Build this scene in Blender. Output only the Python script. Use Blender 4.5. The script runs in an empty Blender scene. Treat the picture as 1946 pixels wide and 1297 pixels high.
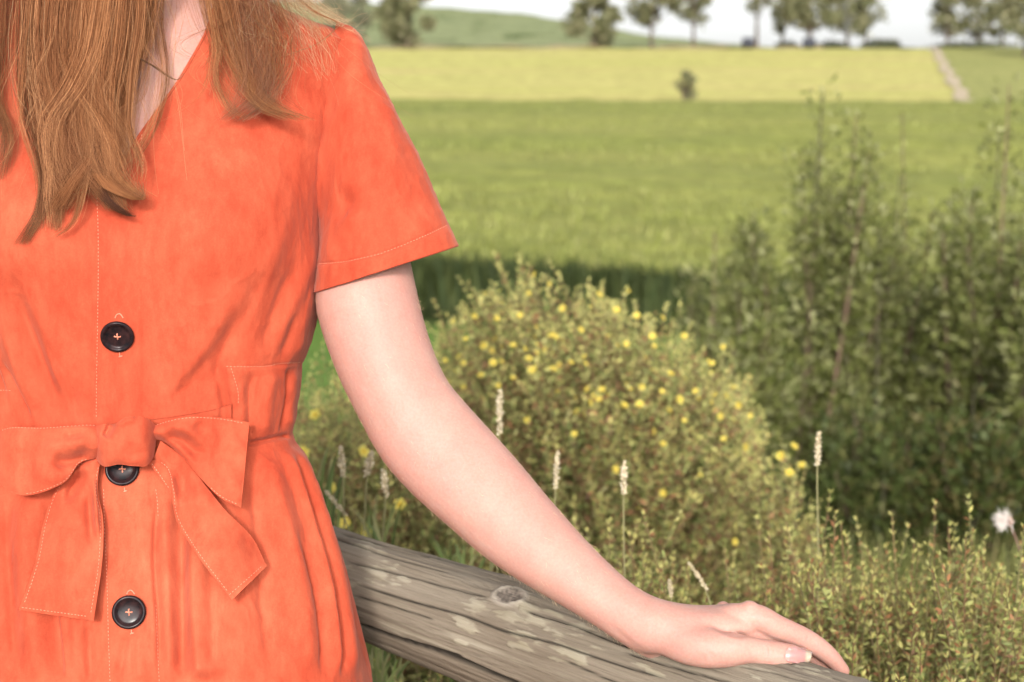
import bpy, bmesh, math, random
import numpy as np
from mathutils import Vector
from mathutils.bvhtree import BVHTree

R = math.radians
sc = bpy.context.scene
col = sc.collection
rng = np.random.default_rng(7)
random.seed(7)

# ------------------------------------------------------------------ camera, light, exposure
CAMZ, PITCH, FPX, CX, CY = 1.28, R(7.0), 2919.0, 973.0, 648.5
cd = bpy.data.cameras.new('camera'); cam = bpy.data.objects.new('camera', cd); col.objects.link(cam)
cam.location = (0, 0, CAMZ); cam.rotation_euler = (R(90) - PITCH, 0, 0)
cd.sensor_width = 36; cd.lens = 36 * FPX / 1946; cd.clip_start = 0.05; cd.clip_end = 3000
cd.dof.use_dof = True; cd.dof.focus_distance = 1.29; cd.dof.aperture_fstop = 6.8; cd.dof.aperture_blades = 7
sc.camera = cam

SUN_EL, SUN_AZ = R(20), R(-6)        # from behind the camera, a little to its left
w = bpy.data.worlds.new('World'); sc.world = w; w.use_nodes = True
nt = w.node_tree; nt.nodes.clear()
sky = nt.nodes.new('ShaderNodeTexSky'); sky.sky_type = 'NISHITA'; sky.sun_disc = False
sky.sun_elevation = SUN_EL; sky.sun_rotation = R(180) + SUN_AZ
sky.air_density = 1.0; sky.dust_density = 4.0; sky.ozone_density = 0.5
hs = nt.nodes.new('ShaderNodeHueSaturation'); hs.inputs['Saturation'].default_value = 0.10   # a white overcast
bg = nt.nodes.new('ShaderNodeBackground'); bg.inputs['Strength'].default_value = 0.15
wo = nt.nodes.new('ShaderNodeOutputWorld')
nt.links.new(sky.outputs[0], hs.inputs['Color']); nt.links.new(hs.outputs[0], bg.inputs['Color']); nt.links.new(bg.outputs[0], wo.inputs[0])
sl = bpy.data.lights.new('sun', 'SUN'); sun = bpy.data.objects.new('sun', sl); col.objects.link(sun)
sl.energy = 2.0; sl.angle = R(8); sl.color = (1.0, 0.955, 0.885)
_d = Vector((math.sin(SUN_AZ) * math.cos(SUN_EL), -math.cos(SUN_AZ) * math.cos(SUN_EL), math.sin(SUN_EL)))
sun.rotation_euler = _d.to_track_quat('Z', 'Y').to_euler(); sun.location = (-3, -6, 8)
vs = sc.view_settings; vs.view_transform = 'Standard'; vs.look = 'None'; vs.gamma = 1; vs.use_curve_mapping = False
vs.exposure = 1.08
sc.render.engine = 'CYCLES'
try:
    sc.cycles.use_denoising = True; sc.cycles.denoiser = 'OPENIMAGEDENOISE'
    sc.cycles.max_bounces = 8; sc.cycles.transparent_max_bounces = 8
except Exception: pass

# ------------------------------------------------------------------ helpers
cp, sp_ = math.cos(PITCH), math.sin(PITCH)
def W(px, py, d):
    """world point(s) seen at photo pixel (px,py) at distance d along the view axis"""
    px, py, d = np.broadcast_arrays(np.asarray(px, float), np.asarray(py, float), np.asarray(d, float))
    x = (px - CX) / FPX * d; v = -(py - CY) / FPX * d
    return np.stack([x, d * cp + v * sp_, CAMZ + v * cp - d * sp_], -1)
def PX(P):
    P = np.asarray(P, float); y = P[..., 1]; z = P[..., 2] - CAMZ
    d = y * cp - z * sp_; v = y * sp_ + z * cp
    return CX + P[..., 0] / d * FPX, CY - v / d * FPX, d
def tag(o, label=None, cat=None, group=None, kind=None):
    for k, v in (('label', label), ('category', cat), ('group', group), ('kind', kind)):
        if v: o[k] = v
    return o
def wloc(o):
    l = np.zeros(3)
    while o is not None:
        l += np.array(o.location); o = o.parent
    return l
def mesh_data(name, V, F, mat=None, smooth=True, colors=None):
    me = bpy.data.meshes.new(name)
    V = np.ascontiguousarray(V, np.float32)
    if isinstance(F, np.ndarray) and F.ndim == 2:
        n, k = F.shape
        me.vertices.add(len(V)); me.vertices.foreach_set('co', V.ravel())
        me.loops.add(n * k); me.loops.foreach_set('vertex_index', F.astype(np.int32).ravel())
        me.polygons.add(n); me.polygons.foreach_set('loop_start', np.arange(0, n * k, k, dtype=np.int32))
        me.update(calc_edges=True)
    else:
        me.from_pydata(V.tolist(), [], [list(map(int, f)) for f in F]); me.update()
    me.polygons.foreach_set('use_smooth', np.full(len(me.polygons), smooth))
    if colors is not None:
        a = me.color_attributes.new('tint', 'FLOAT_COLOR', 'POINT')
        c = np.ones((len(V), 4), np.float32); c[:, :3] = colors; a.data.foreach_set('color', c.ravel())
    if mat: me.materials.append(mat)
    return me
def add(name, V, F, mat=None, parent=None, loc=None, smooth=True, colors=None):
    """V in world coordinates; loc = object origin in world"""
    if loc is None: loc = wloc(parent) if parent is not None else np.zeros(3)
    loc = np.asarray(loc, float)
    o = bpy.data.objects.new(name, mesh_data(name, np.asarray(V) - loc, F, mat, smooth, colors)); col.objects.link(o)
    o.parent = parent; o.location = loc - (wloc(parent) if parent is not None else 0)
    return o
def empty(name, loc):
    o = bpy.data.objects.new(name, None); col.objects.link(o); o.location = loc; o.empty_display_size = 0.1
    return o
def grid_faces(nr, nc, wrap=False, flip=False):
    r = np.arange(nr - 1)[:, None]; c = np.arange(nc if wrap else nc - 1)[None, :]; c2 = (c + 1) % nc
    a, b, e, f = r * nc + c, r * nc + c2, (r + 1) * nc + c2, (r + 1) * nc + c
    F = np.stack([a, b, e, f], -1).reshape(-1, 4)
    return F[:, ::-1] if flip else F
def catmull(P, n):
    """resample control rows P to n rows (uniform parameter)"""
    P = np.asarray(P, float); m = len(P)
    if m == 2: return P[0] + (P[1] - P[0]) * np.linspace(0, 1, n)[:, None]
    Q = np.vstack([2 * P[0] - P[1], P, 2 * P[-1] - P[-2]])
    t = np.linspace(0, m - 1, n); i = np.minimum(t.astype(int), m - 2); f = (t - i)[:, None]
    p0, p1, p2, p3 = Q[i], Q[i + 1], Q[i + 2], Q[i + 3]
    return 0.5 * ((2 * p1) + (p2 - p0) * f + (2 * p0 - 5 * p1 + 4 * p2 - p3) * f ** 2 + (3 * p1 - p0 - 3 * p2 + p3) * f ** 3)
def _hash(i, j, k, s):
    h = (i * 374761393 + j * 668265263 + k * 2147483647 + s * 1274126177) & 0xFFFFFFFF
    h = ((h ^ (h >> 13)) * 1274126177) & 0xFFFFFFFF
    return ((h ^ (h >> 16)) & 0xFFFF) / 65535.0 * 2 - 1
def vnoise(P, seed=0):
    P = np.asarray(P, float); I = np.floor(P).astype(np.int64); f = P - I; f = f * f * (3 - 2 * f)
    out = 0
    for a in (0, 1):
        for b in (0, 1):
            for c in (0, 1):
                wgt = (f[..., 0] if a else 1 - f[..., 0]) * (f[..., 1] if b else 1 - f[..., 1]) * (f[..., 2] if c else 1 - f[..., 2])
                out = out + wgt * _hash(I[..., 0] + a, I[..., 1] + b, I[..., 2] + c, seed)
    return out
def fbm(P, oct=3, seed=0):
    P = np.asarray(P, float); s, a = 0, 1.0
    for o in range(oct):
        s = s + a * vnoise(P * 2 ** o, seed + o); a *= 0.5
    return s
def ridge(px, py, pts, sl, sr=None, taper=0.25):
    """gaussian ridge along a pixel polyline; sl / sr = widths on its left / right side"""
    sr = sr or sl
    pts = catmull(pts, max(8, 5 * len(pts))); seg = pts[1:] - pts[:-1]; L = np.linalg.norm(seg, axis=1); cum = np.concatenate([[0], np.cumsum(L)])
    best = np.full(px.shape, 1e9); tt = np.zeros(px.shape); sd = np.zeros(px.shape)
    for k in range(len(seg)):
        dx, dy = px - pts[k, 0], py - pts[k, 1]
        u = np.clip((dx * seg[k, 0] + dy * seg[k, 1]) / (L[k] ** 2 + 1e-9), 0, 1)
        ex, ey = dx - u * seg[k, 0], dy - u * seg[k, 1]; q = ex * ex + ey * ey
        m = q < best
        best = np.where(m, q, best); tt = np.where(m, (cum[k] + u * L[k]) / cum[-1], tt)
        sd = np.where(m, (seg[k, 0] * dy - seg[k, 1] * dx), sd)
    s = np.where(sd > 0, sl, sr)
    e = np.clip(np.minimum(tt, 1 - tt) / max(taper, 1e-3), 0, 1); e = e * e * (3 - 2 * e) if taper > 0 else 1
    return np.exp(-best / (2 * s * s)) * e
# ------------------------------------------------------------------ materials
def mat_new(name):
    m = bpy.data.materials.new(name); m.use_nodes = True; n = m.node_tree.nodes
    return m, n, m.node_tree.links, n['Principled BSDF']
def noise_node(n, l, scale, detail=4, rough=0.6, stretch=None):
    tc = n.new('ShaderNodeTexCoord'); t = n.new('ShaderNodeTexNoise')
    t.inputs['Scale'].default_value = scale; t.inputs['Detail'].default_value = detail; t.inputs['Roughness'].default_value = rough
    if stretch:
        mp = n.new('ShaderNodeMapping'); mp.inputs['Scale'].default_value = stretch
        l.new(tc.outputs['Object'], mp.inputs[0]); l.new(mp.outputs[0], t.inputs['Vector'])
    else: l.new(tc.outputs['Object'], t.inputs['Vector'])
    return t
def ramp(n, l, src, stops):
    r = n.new('ShaderNodeValToRGB'); e = r.color_ramp.elements
    while len(e) < len(stops): e.new(0.5)
    for k, (p, c) in enumerate(stops): e[k].position = p; e[k].color = (*c, 1)
    l.new(src, r.inputs[0]); return r
def mixc(n, l, fac, a, b, mode='MIX'):
    m = n.new('ShaderNodeMix'); m.data_type = 'RGBA'; m.blend_type = mode
    if isinstance(fac, float): m.inputs[0].default_value = fac
    else: l.new(fac, m.inputs[0])
    for i, v in ((6, a), (7, b)):
        if isinstance(v, tuple): m.inputs[i].default_value = (*v, 1)
        else: l.new(v, m.inputs[i])
    return m.outputs[2]
def bump(n, l, h, strength, dist, b):
    k = n.new('ShaderNodeBump'); k.inputs['Strength'].default_value = strength; k.inputs['Distance'].default_value = dist
    l.new(h, k.inputs['Height']); 
    if b is not None: l.new(k.outputs[0], b.inputs['Normal'])
    return k
def leaf_mat(name, rough=0.55, trans=0.25, tint=(1, 1, 1)):
    m, n, l, b = mat_new(name)
    at = n.new('ShaderNodeAttribute'); at.attribute_name = 'tint'
    c = mixc(n, l, 1.0, at.outputs['Color'], tint, 'MULTIPLY')
    l.new(c, b.inputs['Base Color']); b.inputs['Roughness'].default_value = rough; b.inputs['Specular IOR Level'].default_value = 0.3
    tr = n.new('ShaderNodeBsdfTranslucent'); l.new(c, tr.inputs['Color'])
    mx = n.new('ShaderNodeMixShader'); mx.inputs[0].default_value = trans
    l.new(b.outputs[0], mx.inputs[1]); l.new(tr.outputs[0], mx.inputs[2]); l.new(mx.outputs[0], n['Material Output'].inputs[0])
    return m
def plain(name, c, rough=0.7, spec=0.3):
    m, n, l, b = mat_new(name); b.inputs['Base Color'].default_value = (*c, 1); b.inputs['Roughness'].default_value = rough
    b.inputs['Specular IOR Level'].default_value = spec; return m
def field_mat(name, stops, scale, stretch, bumpd=0.05):
    m, n, l, b = mat_new(name)
    t = noise_node(n, l, scale, 6, 0.65, stretch); r = ramp(n, l, t.outputs['Fac'], stops)
    t2 = noise_node(n, l, scale * 9, 3, 0.6); r2 = ramp(n, l, t2.outputs['Fac'], [(0.3, (0.72, 0.72, 0.72)), (0.7, (1.2, 1.2, 1.2))])
    l.new(mixc(n, l, 1.0, r.outputs[0], r2.outputs[0], 'MULTIPLY'), b.inputs['Base Color'])
    b.inputs['Roughness'].default_value = 0.9; b.inputs['Specular IOR Level'].default_value = 0.1
    bump(n, l, t2.outputs['Fac'], 0.6, bumpd, b); return m

def dress_mat():
    m, n, l, b = mat_new('orange_suedette')
    t = noise_node(n, l, 6, 6, 0.7, (1, 1, 0.6)); t2 = noise_node(n, l, 55, 4, 0.7, (1, 1, 0.35)); t3 = noise_node(n, l, 700, 2, 0.6)
    c = ramp(n, l, t.outputs['Fac'], [(0.28, (0.30, 0.036, 0.016)), (0.5, (0.34, 0.054, 0.025)), (0.74, (0.40, 0.088, 0.044))])
    c2 = ramp(n, l, t2.outputs['Fac'], [(0.3, (0.87, 0.75, 0.72)), (0.7, (1.09, 1.22, 1.24))])
    c3 = ramp(n, l, t3.outputs['Fac'], [(0.3, (0.93, 0.90, 0.90)), (0.7, (1.05, 1.08, 1.08))])
    q = mixc(n, l, 1.0, c.outputs[0], c2.outputs[0], 'MULTIPLY'); q = mixc(n, l, 1.0, q, c3.outputs[0], 'MULTIPLY')
    l.new(q, b.inputs['Base Color'])
    b.inputs['Roughness'].default_value = 0.85; b.inputs['Specular IOR Level'].default_value = 0.12
    b.inputs['Sheen Weight'].default_value = 0.14; b.inputs['Sheen Roughness'].default_value = 0.45; b.inputs['Sheen Tint'].default_value = (1, 0.62, 0.5, 1)
    k1 = bump(n, l, t2.outputs['Fac'], 0.35, 0.0012, None); k2 = bump(n, l, t3.outputs['Fac'], 0.25, 0.0003, b)
    l.new(k1.outputs[0], k2.inputs['Normal'])
    return m
def skin_mat():
    m, n, l, b = mat_new('fair_skin')
    t = noise_node(n, l, 14, 4, 0.6); t2 = noise_node(n, l, 420, 3, 0.6)
    c = ramp(n, l, t.outputs['Fac'], [(0.3, (0.355, 0.182, 0.150)), (0.7, (0.37, 0.212, 0.172))])
    c2 = ramp(n, l, t2.outputs['Fac'], [(0.3, (0.94, 0.90, 0.89)), (0.7, (1.04, 1.05, 1.05))])
    t3 = noise_node(n, l, 70, 4, 0.7); c3 = ramp(n, l, t3.outputs['Fac'], [(0.30, (1.0, 0.93, 0.925)), (0.62, (1.01, 1.025, 1.02))])
    q = mixc(n, l, 1.0, c.outputs[0], c2.outputs[0], 'MULTIPLY'); l.new(mixc(n, l, 1.0, q, c3.outputs[0], 'MULTIPLY'), b.inputs['Base Color'])
    b.inputs['Roughness'].default_value = 0.55; b.inputs['Specular IOR Level'].default_value = 0.22
    b.inputs['Subsurface Weight'].default_value = 0.4; b.inputs['Subsurface Radius'].default_value = (1.0, 0.42, 0.26); b.inputs['Subsurface Scale'].default_value = 0.005
    bump(n, l, t2.outputs['Fac'], 0.3, 0.0005, b)
    return m
def hair_mat():
    m, n, l, b = mat_new('light_brown_hair')
    at = n.new('ShaderNodeAttribute'); at.attribute_name = 'tint'
    l.new(at.outputs['Color'], b.inputs['Base Color']); b.inputs['Roughness'].default_value = 0.42; b.inputs['Specular IOR Level'].default_value = 0.22
    b.inputs['Specular Tint'].default_value = (1, 0.78, 0.58, 1)
    return m
def wood_mat():
    m, n, l, b = mat_new('weathered_wood')
    at = n.new('ShaderNodeAttribute'); at.attribute_name = 'tint'
    fine = noise_node(n, l, 1, 5, 0.7, (12, 520, 520)); mid = noise_node(n, l, 1, 4, 0.6, (7, 60, 60))
    r1 = ramp(n, l, fine.outputs['Fac'], [(0.26, (0.48, 0.44, 0.41)), (0.38, (0.95, 0.93, 0.91)), (0.72, (1.18, 1.17, 1.15))])
    r2 = ramp(n, l, mid.outputs['Fac'], [(0.3, (0.82, 0.79, 0.76)), (0.7, (1.16, 1.16, 1.16))])
    q = mixc(n, l, 1.0, at.outputs['Color'], r1.outputs[0], 'MULTIPLY'); q = mixc(n, l, 1.0, q, r2.outputs[0], 'MULTIPLY')
    l.new(q, b.inputs['Base Color']); b.inputs['Roughness'].default_value = 0.85; b.inputs['Specular IOR Level'].default_value = 0.15
    bump(n, l, fine.outputs['Fac'], 0.9, 0.0016, b); return m

M_dress, M_skin, M_hair, M_wood = dress_mat(), skin_mat(), hair_mat(), wood_mat()
M_leaf = leaf_mat('shrub_leaf', .6, .35); M_willow = leaf_mat('willow_leaf', 0.6, 0.35); M_tree = leaf_mat('tree_leaf', 0.7, 0.2); M_crop = leaf_mat('crop_blade', 0.7, 0.3)
M_stem = leaf_mat('stem', 0.8, 0.0); M_petal = leaf_mat('petal', 0.6, 0.3); M_straw = leaf_mat('dry_straw', 0.8, 0.15)
M_bark = plain('bark', (0.075, 0.055, 0.04), 0.9)
M_thread = plain('pale_thread', (0.50, 0.175, 0.11), 0.8)
def button_mat():
    m, n, l, b = mat_new('dark_horn')
    t = noise_node(n, l, 160, 3, 0.6); r = ramp(n, l, t.outputs['Fac'], [(0.35, (0.006, 0.005, 0.006)), (0.7, (0.028, 0.012, 0.012))])
    l.new(r.outputs[0], b.inputs['Base Color']); b.inputs['Roughness'].default_value = 0.2; b.inputs['Specular IOR Level'].default_value = 0.10; return m
M_button = button_mat()

# ------------------------------------------------------------------ terrain
def ang(py): return math.tan(-PITCH + math.atan((CY - py) / FPX))
def zat(py, y): return CAMZ + y * ang(py)            # height seen at picture row py, y metres out
GY = np.array([-30, 0, 2.6, 4.5, 7, 10, 14, 21, 23, 30, 45, 65, 90, 130, 170, 176])
GZ = np.array([0, 0, -0.03, -0.28, -0.75, -1.05, -1.15, -1.12, zat(485, 23) - .85, zat(405, 30) - .8, zat(302, 45) - .75, zat(236, 65) - .7, zat(192, 90) - .4, zat(136, 130), zat(93, 170), zat(91, 176)])
HX = np.array([-400, (570 - CX) / FPX * 330, (700 - CX) / FPX * 330, (850 - CX) / FPX * 330, (1000 - CX) / FPX * 330, (1100 - CX) / FPX * 330, (1200 - CX) / FPX * 330, (1380 - CX) / FPX * 330, (1480 - CX) / FPX * 330, 500])
HZ = np.array([zat(-20, 330), zat(2, 330), zat(10, 330), zat(18, 330), zat(31, 330), zat(50, 330), zat(72, 330), zat(97, 330), zat(115, 330), zat(135, 330)])
def H(x, y):
    x, y = np.broadcast_arrays(np.asarray(x, float), np.asarray(y, float))
    z = np.interp(y, GY, GZ)
    hz = np.interp(x, HX, HZ); t = np.clip((y - 176) / (330 - 176), 0, 1)
    zt = zat(91, 176)
    z = np.where(y > 176, zt + (hz - zt) * (t * 0.55 + 0.45 * t * t * (3 - 2 * t)), z)
    z = np.where(y > 330, hz - (y - 330) * 0.10, z)
    k = np.clip((y - 19) / 4, 0, 1) * np.clip((55 - y) / 30, 0, 1)
    return z - k * 0.075 * np.clip(x + 1, -12, 14)
def sheet(name, ys, x0, x1, nx, mat, dz=0.0, wob=0.0, seed=0):
    ys = np.asarray(ys, float); u = np.linspace(0, 1, nx)
    X = np.array([x0(y) for y in ys])[:, None] * (1 - u) + np.array([x1(y) for y in ys])[:, None] * u
    Y = np.repeat(ys[:, None], nx, 1); Z = H(X, Y) + dz
    P = np.stack([X, Y, Z], -1)
    if wob: Z = Z + wob * fbm(np.stack([X * .35, Y * .35, 0 * X], -1), 3, seed); P[..., 2] = Z
    return tag(add(name, P.reshape(-1, 3), grid_faces(len(ys), nx), mat, loc=(0, float(ys[0]), 0)), kind='structure')
M_ground = field_mat('rough_grass', [(0.3, (0.035, 0.05, 0.014)), (0.55, (0.06, 0.085, 0.022)), (0.75, (0.10, 0.10, 0.035))], 1.2, (1, 1, 1))
M_path = field_mat('mown_grass', [(0.3, (0.075, 0.135, 0.022)), (0.7, (0.11, 0.18, 0.035))], 1.5, (1, 1, 1))
M_cropf = field_mat('crop_canopy', [(0.3, (0.12, 0.142, 0.032)), (0.5, (0.178, 0.19, 0.046)), (0.72, (0.235, 0.228, 0.066))], 0.16, (0.18, 1.5, 1), 0.2)
M_stub = field_mat('stubble', [(0.3, (0.40, 0.315, 0.135)), (0.5, (0.335, 0.325, 0.095)), (0.70, (0.43, 0.355, 0.155))], 0.10, (0.10, 1.6, 1), 0.05)
M_hill = field_mat('hill_pasture', [(0.3, (0.155, 0.18, 0.085)), (0.7, (0.20, 0.22, 0.105))], 0.08, (1, 1, 1), 0.2)  # green paled, distance haze put into the colour
M_past = field_mat('green_pasture', [(0.3, (0.19, 0.20, 0.062)), (0.7, (0.25, 0.245, 0.082))], 0.15, (.4, 1, 1), 0.1)
M_dry = field_mat('dry_verge', [(0.3, (0.24, 0.18, 0.10)), (0.7, (0.33, 0.25, 0.15))], 0.3, (.4, 1, 1), 0.1)
M_track = field_mat('dirt_track', [(0.3, (0.30, 0.24, 0.16)), (0.7, (0.44, 0.37, 0.27))], 0.8, (1, 1, 1), 0.05)
ya = np.unique(np.concatenate([np.linspace(-30, 30, 61), np.linspace(30, 176, 74), np.linspace(176, 420, 62), np.linspace(420, 900, 13)]))
sheet('ground', ya, lambda y: -60 - 0.5 * abs(y), lambda y: 60 + 0.5 * abs(y), 160, M_ground, -0.06)
sheet('mown_path', np.linspace(12.5, 21.2, 24), lambda y: -60, lambda y: 60, 120, M_path, 0.0, 0.02, 3)
def track_x(y): return 26.3 + (y - 90) / 80 * 19.6
yc = np.concatenate([np.linspace(22.6, 40, 60), np.linspace(40.5, 89.5, 80)])
def canopy(x, y): return H(x, y) + np.interp(y, [22, 23, 30, 45, 65, 90], [.80, .85, .8, .75, .7, .42])
u = np.linspace(0, 1, 320); Xc = (-32 - .5 * yc)[:, None] * (1 - u) + (32 + .55 * yc)[:, None] * u; Yc = np.repeat(yc[:, None], 320, 1)
Yc = Yc + np.clip((Yc - 70) / 19, 0, 1) * 2.2 * fbm(np.stack([Xc * .045, 0 * Xc, 0 * Xc], -1), 3, 77) - np.clip((26 - Yc) / 3.4, 0, 1) * .35 * fbm(np.stack([Xc * .8, 0 * Xc, 0 * Xc + 4], -1), 2, 78)
Zc = canopy(Xc, Yc) + np.clip((Yc - 24) / 20, 0, 1) * np.clip((88 - Yc) / 12, 0, 1) * .16 * np.sin(Yc / 2.7 + .05 * Xc + .8 * np.sin(Yc / 9)) + 0.07 * fbm(np.stack([Xc * .5, Yc * .9, 0 * Xc], -1), 3, 5)
tag(add('crop_field', np.stack([Xc, Yc, Zc], -1).reshape(-1, 3), grid_faces(len(yc), 320), M_cropf, loc=(0, 22.6, 0)), kind='structure')
sheet('stubble_field', np.linspace(84, 170, 64), lambda y: -20 - .4 * y, lambda y: track_x(y) + .2, 90, M_stub, 0.02, 0.05, 8)
sheet('pasture_field', np.linspace(90.5, 174, 50), lambda y: track_x(y) + .2, lambda y: 70 + .3 * y, 60, M_past, 0.02, 0.05, 9)
sheet('dirt_track', np.linspace(90, 171, 70), lambda y: track_x(y) - .25 + .22 * math.sin(y * .37), lambda y: track_x(y) + .62 + .2 * math.sin(y * .5), 8, M_track, 0.10, 0.05, 10)
sheet('hill', np.linspace(176, 345, 60), lambda y: -180, lambda y: 60, 100, M_hill, 0.05, 0.25, 11)
sheet('dry_verge', np.linspace(169.6, 177, 10), lambda y: -90, lambda y: 34, 70, M_dry, 0.08, 0.25, 12)

# ------------------------------------------------------------------ leaf builders
def leaf_quads(P, D, L, Wd, C, up=None, fold=0.0):
    """diamond leaves: base P, direction D, length L, width Wd, colour C"""
    n = len(P); D = D / (np.linalg.norm(D, axis=1, keepdims=True) + 1e-9)
    r = rng.normal(size=(n, 3)) if up is None else up
    S = np.cross(D, r); S /= (np.linalg.norm(S, axis=1, keepdims=True) + 1e-9)
    L = np.broadcast_to(np.asarray(L, float).reshape(-1, 1), (n, 1)); Wd = np.broadcast_to(np.asarray(Wd, float).reshape(-1, 1), (n, 1))
    mid = P + D * L * 0.5
    V = np.stack([P, mid + S * Wd * .5, P + D * L, mid - S * Wd * .5], 1).reshape(-1, 3)
    return V, np.arange(4 * n).reshape(n, 4), np.repeat(C, 4, 0)
def tubes(G, rad, C=None, sides=3):
    """G (n,m,3) centre lines, rad (n,m) -> verts, quads"""
    n, m, _ = G.shape
    T = np.gradient(G, axis=1); T /= (np.linalg.norm(T, axis=2, keepdims=True) + 1e-12)
    ref = np.array([0.31, 0.83, 0.46]); A = np.cross(T, ref); A /= (np.linalg.norm(A, axis=2, keepdims=True) + 1e-9); B = np.cross(T, A)
    th = np.arange(sides) * 2 * math.pi / sides
    V = G[:, :, None, :] + rad[:, :, None, None] * (A[:, :, None, :] * np.cos(th)[None, None, :, None] + B[:, :, None, :] * np.sin(th)[None, None, :, None])
    base = (np.arange(n) * m * sides)[:, None, None]; r = np.arange(m - 1)[None, :, None] * sides; s = np.arange(sides)[None, None, :]; s2 = (s + 1) % sides
    F = np.stack([base + r + s, base + r + s2, base + r + sides + s2, base + r + sides + s], -1).reshape(-1, 4)
    Cc = None if C is None else np.repeat(np.repeat(C[:, None, :], m, 1)[:, :, None, :], sides, 2).reshape(-1, 3)
    return V.reshape(-1, 3), F, Cc
def join(parts):
    V, F, C, o = [], [], [], 0
    for v, f, c in parts:
        V.append(v); F.append(f + o); C.append(c); o += len(v)
    return np.vstack(V), np.vstack(F), np.vstack(C)
def pick(pal, n, jit=0.18):
    c = np.array(pal)[rng.integers(0, len(pal), n)]; return c * (1 + jit * rng.normal(size=(n, 1)))

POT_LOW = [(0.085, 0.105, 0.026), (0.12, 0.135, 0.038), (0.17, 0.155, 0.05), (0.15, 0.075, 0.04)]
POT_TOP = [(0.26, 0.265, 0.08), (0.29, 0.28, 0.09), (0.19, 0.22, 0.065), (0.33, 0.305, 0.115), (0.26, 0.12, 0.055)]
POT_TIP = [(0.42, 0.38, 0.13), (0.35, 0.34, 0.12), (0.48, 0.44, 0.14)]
def shoots(base, tips, nodes, leaf, per=4, span=0.42, lift=0.5):
    """upright leafy shoots from base spots to tips; returns stems and leaves"""
    n = len(tips); t = np.linspace(0, 1, 10)
    mid = base * .45 + tips * .55; mid[:, :2] = base[:, :2] * .62 + tips[:, :2] * .38
    G = ((1 - t)[None, :, None] ** 2) * base[:, None] + (2 * t * (1 - t))[None, :, None] * mid[:, None] + (t ** 2)[None, :, None] * tips[:, None]
    G = G + 0.012 * rng.normal(size=(n, 1, 3)) * np.sin(t * 6 + rng.uniform(0, 6, (n, 1)))[..., None]
    rad = np.linspace(0.0022, 0.0008, 10)[None] * rng.uniform(.8, 1.3, (n, 1))
    stem = tubes(G, rad, pick([(0.17, 0.095, 0.05), (0.20, 0.14, 0.065), (0.16, 0.14, 0.06)], n))
    ln = np.linalg.norm(tips - base, axis=1)
    s = 1 - np.linspace(0.0, 1, nodes)[None, :] * np.minimum(1, span / ln)[:, None] * rng.uniform(.75, 1.1, (n, 1)); s = np.clip(s, 0.05, 1)
    i = np.minimum((s * 9).astype(int), 8); f = (s * 9 - i)[..., None]; ar = np.arange(n)[:, None]
    P = G[ar, i] * (1 - f) + G[ar, i + 1] * f; T = G[ar, i + 1] - G[ar, i]; T /= np.linalg.norm(T, axis=2, keepdims=True)
    P = np.repeat(P.reshape(-1, 3), per, 0); T = np.repeat(T.reshape(-1, 3), per, 0); k = np.repeat(np.tile(np.linspace(0, 1, nodes), n), per)
    q = rng.normal(size=P.shape); q -= (q * T).sum(1, keepdims=True) * T; q /= np.linalg.norm(q, axis=1, keepdims=True)
    D = q + T * rng.uniform(lift * .4, lift * 2.0, (len(P), 1)) + T * (k < .08)[:, None] * 1.2
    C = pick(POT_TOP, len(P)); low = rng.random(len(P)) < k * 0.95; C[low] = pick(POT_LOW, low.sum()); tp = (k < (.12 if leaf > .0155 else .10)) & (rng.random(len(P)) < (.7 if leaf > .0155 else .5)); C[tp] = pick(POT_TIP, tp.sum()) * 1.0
    Lf = leaf * rng.uniform(.6, 1.25, len(P)) * (0.75 + 0.4 * np.sqrt(k))
    return stem, leaf_quads(P, D, Lf, Lf * rng.uniform(.22, .38, len(P)), np.clip(C, 0.01, 1), np.array([0, -.55, .75]) + .55 * rng.normal(size=P.shape))
def flower_mesh():
    V, F, C = [], [], []
    for k in range(5):
        a = k * 2 * math.pi / 5; o = len(V)
        for (r, w_, z) in ((.001, 0, .002), (.006, .55, .003), (.011, .5, .005), (.0128, 0, .0055), (.011, -.5, .005), (.006, -.55, .003)):
            V.append((r * math.cos(a + w_), r * math.sin(a + w_), z)); C.append((0.60, 0.50, 0.10) if r > .002 else (.5, .36, .04))
        F += [(o, o + 1, o + 2, o + 3), (o, o + 3, o + 4, o + 5)]
    o = len(V)
    for k in range(6):
        V.append((.0028 * math.cos(k), .0028 * math.sin(k), .0062)); C.append((.62, .38, .02))
    F.append((o, o + 1, o + 2, o + 3)); F.append((o, o + 3, o + 4, o + 5))
    return mesh_data('flower', np.array(V), np.array(F), M_petal, False, np.array(C))
FLOWER = flower_mesh()
def put_flower(p, parent, face, s=1.0):
    o = bpy.data.objects.new('flower', FLOWER); col.objects.link(o); o.parent = parent
    o.location = np.asarray(p) - wloc(parent); o.rotation_euler = Vector(face).to_track_quat('Z', 'Y').to_euler(); o.scale = (s, s, s)
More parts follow.
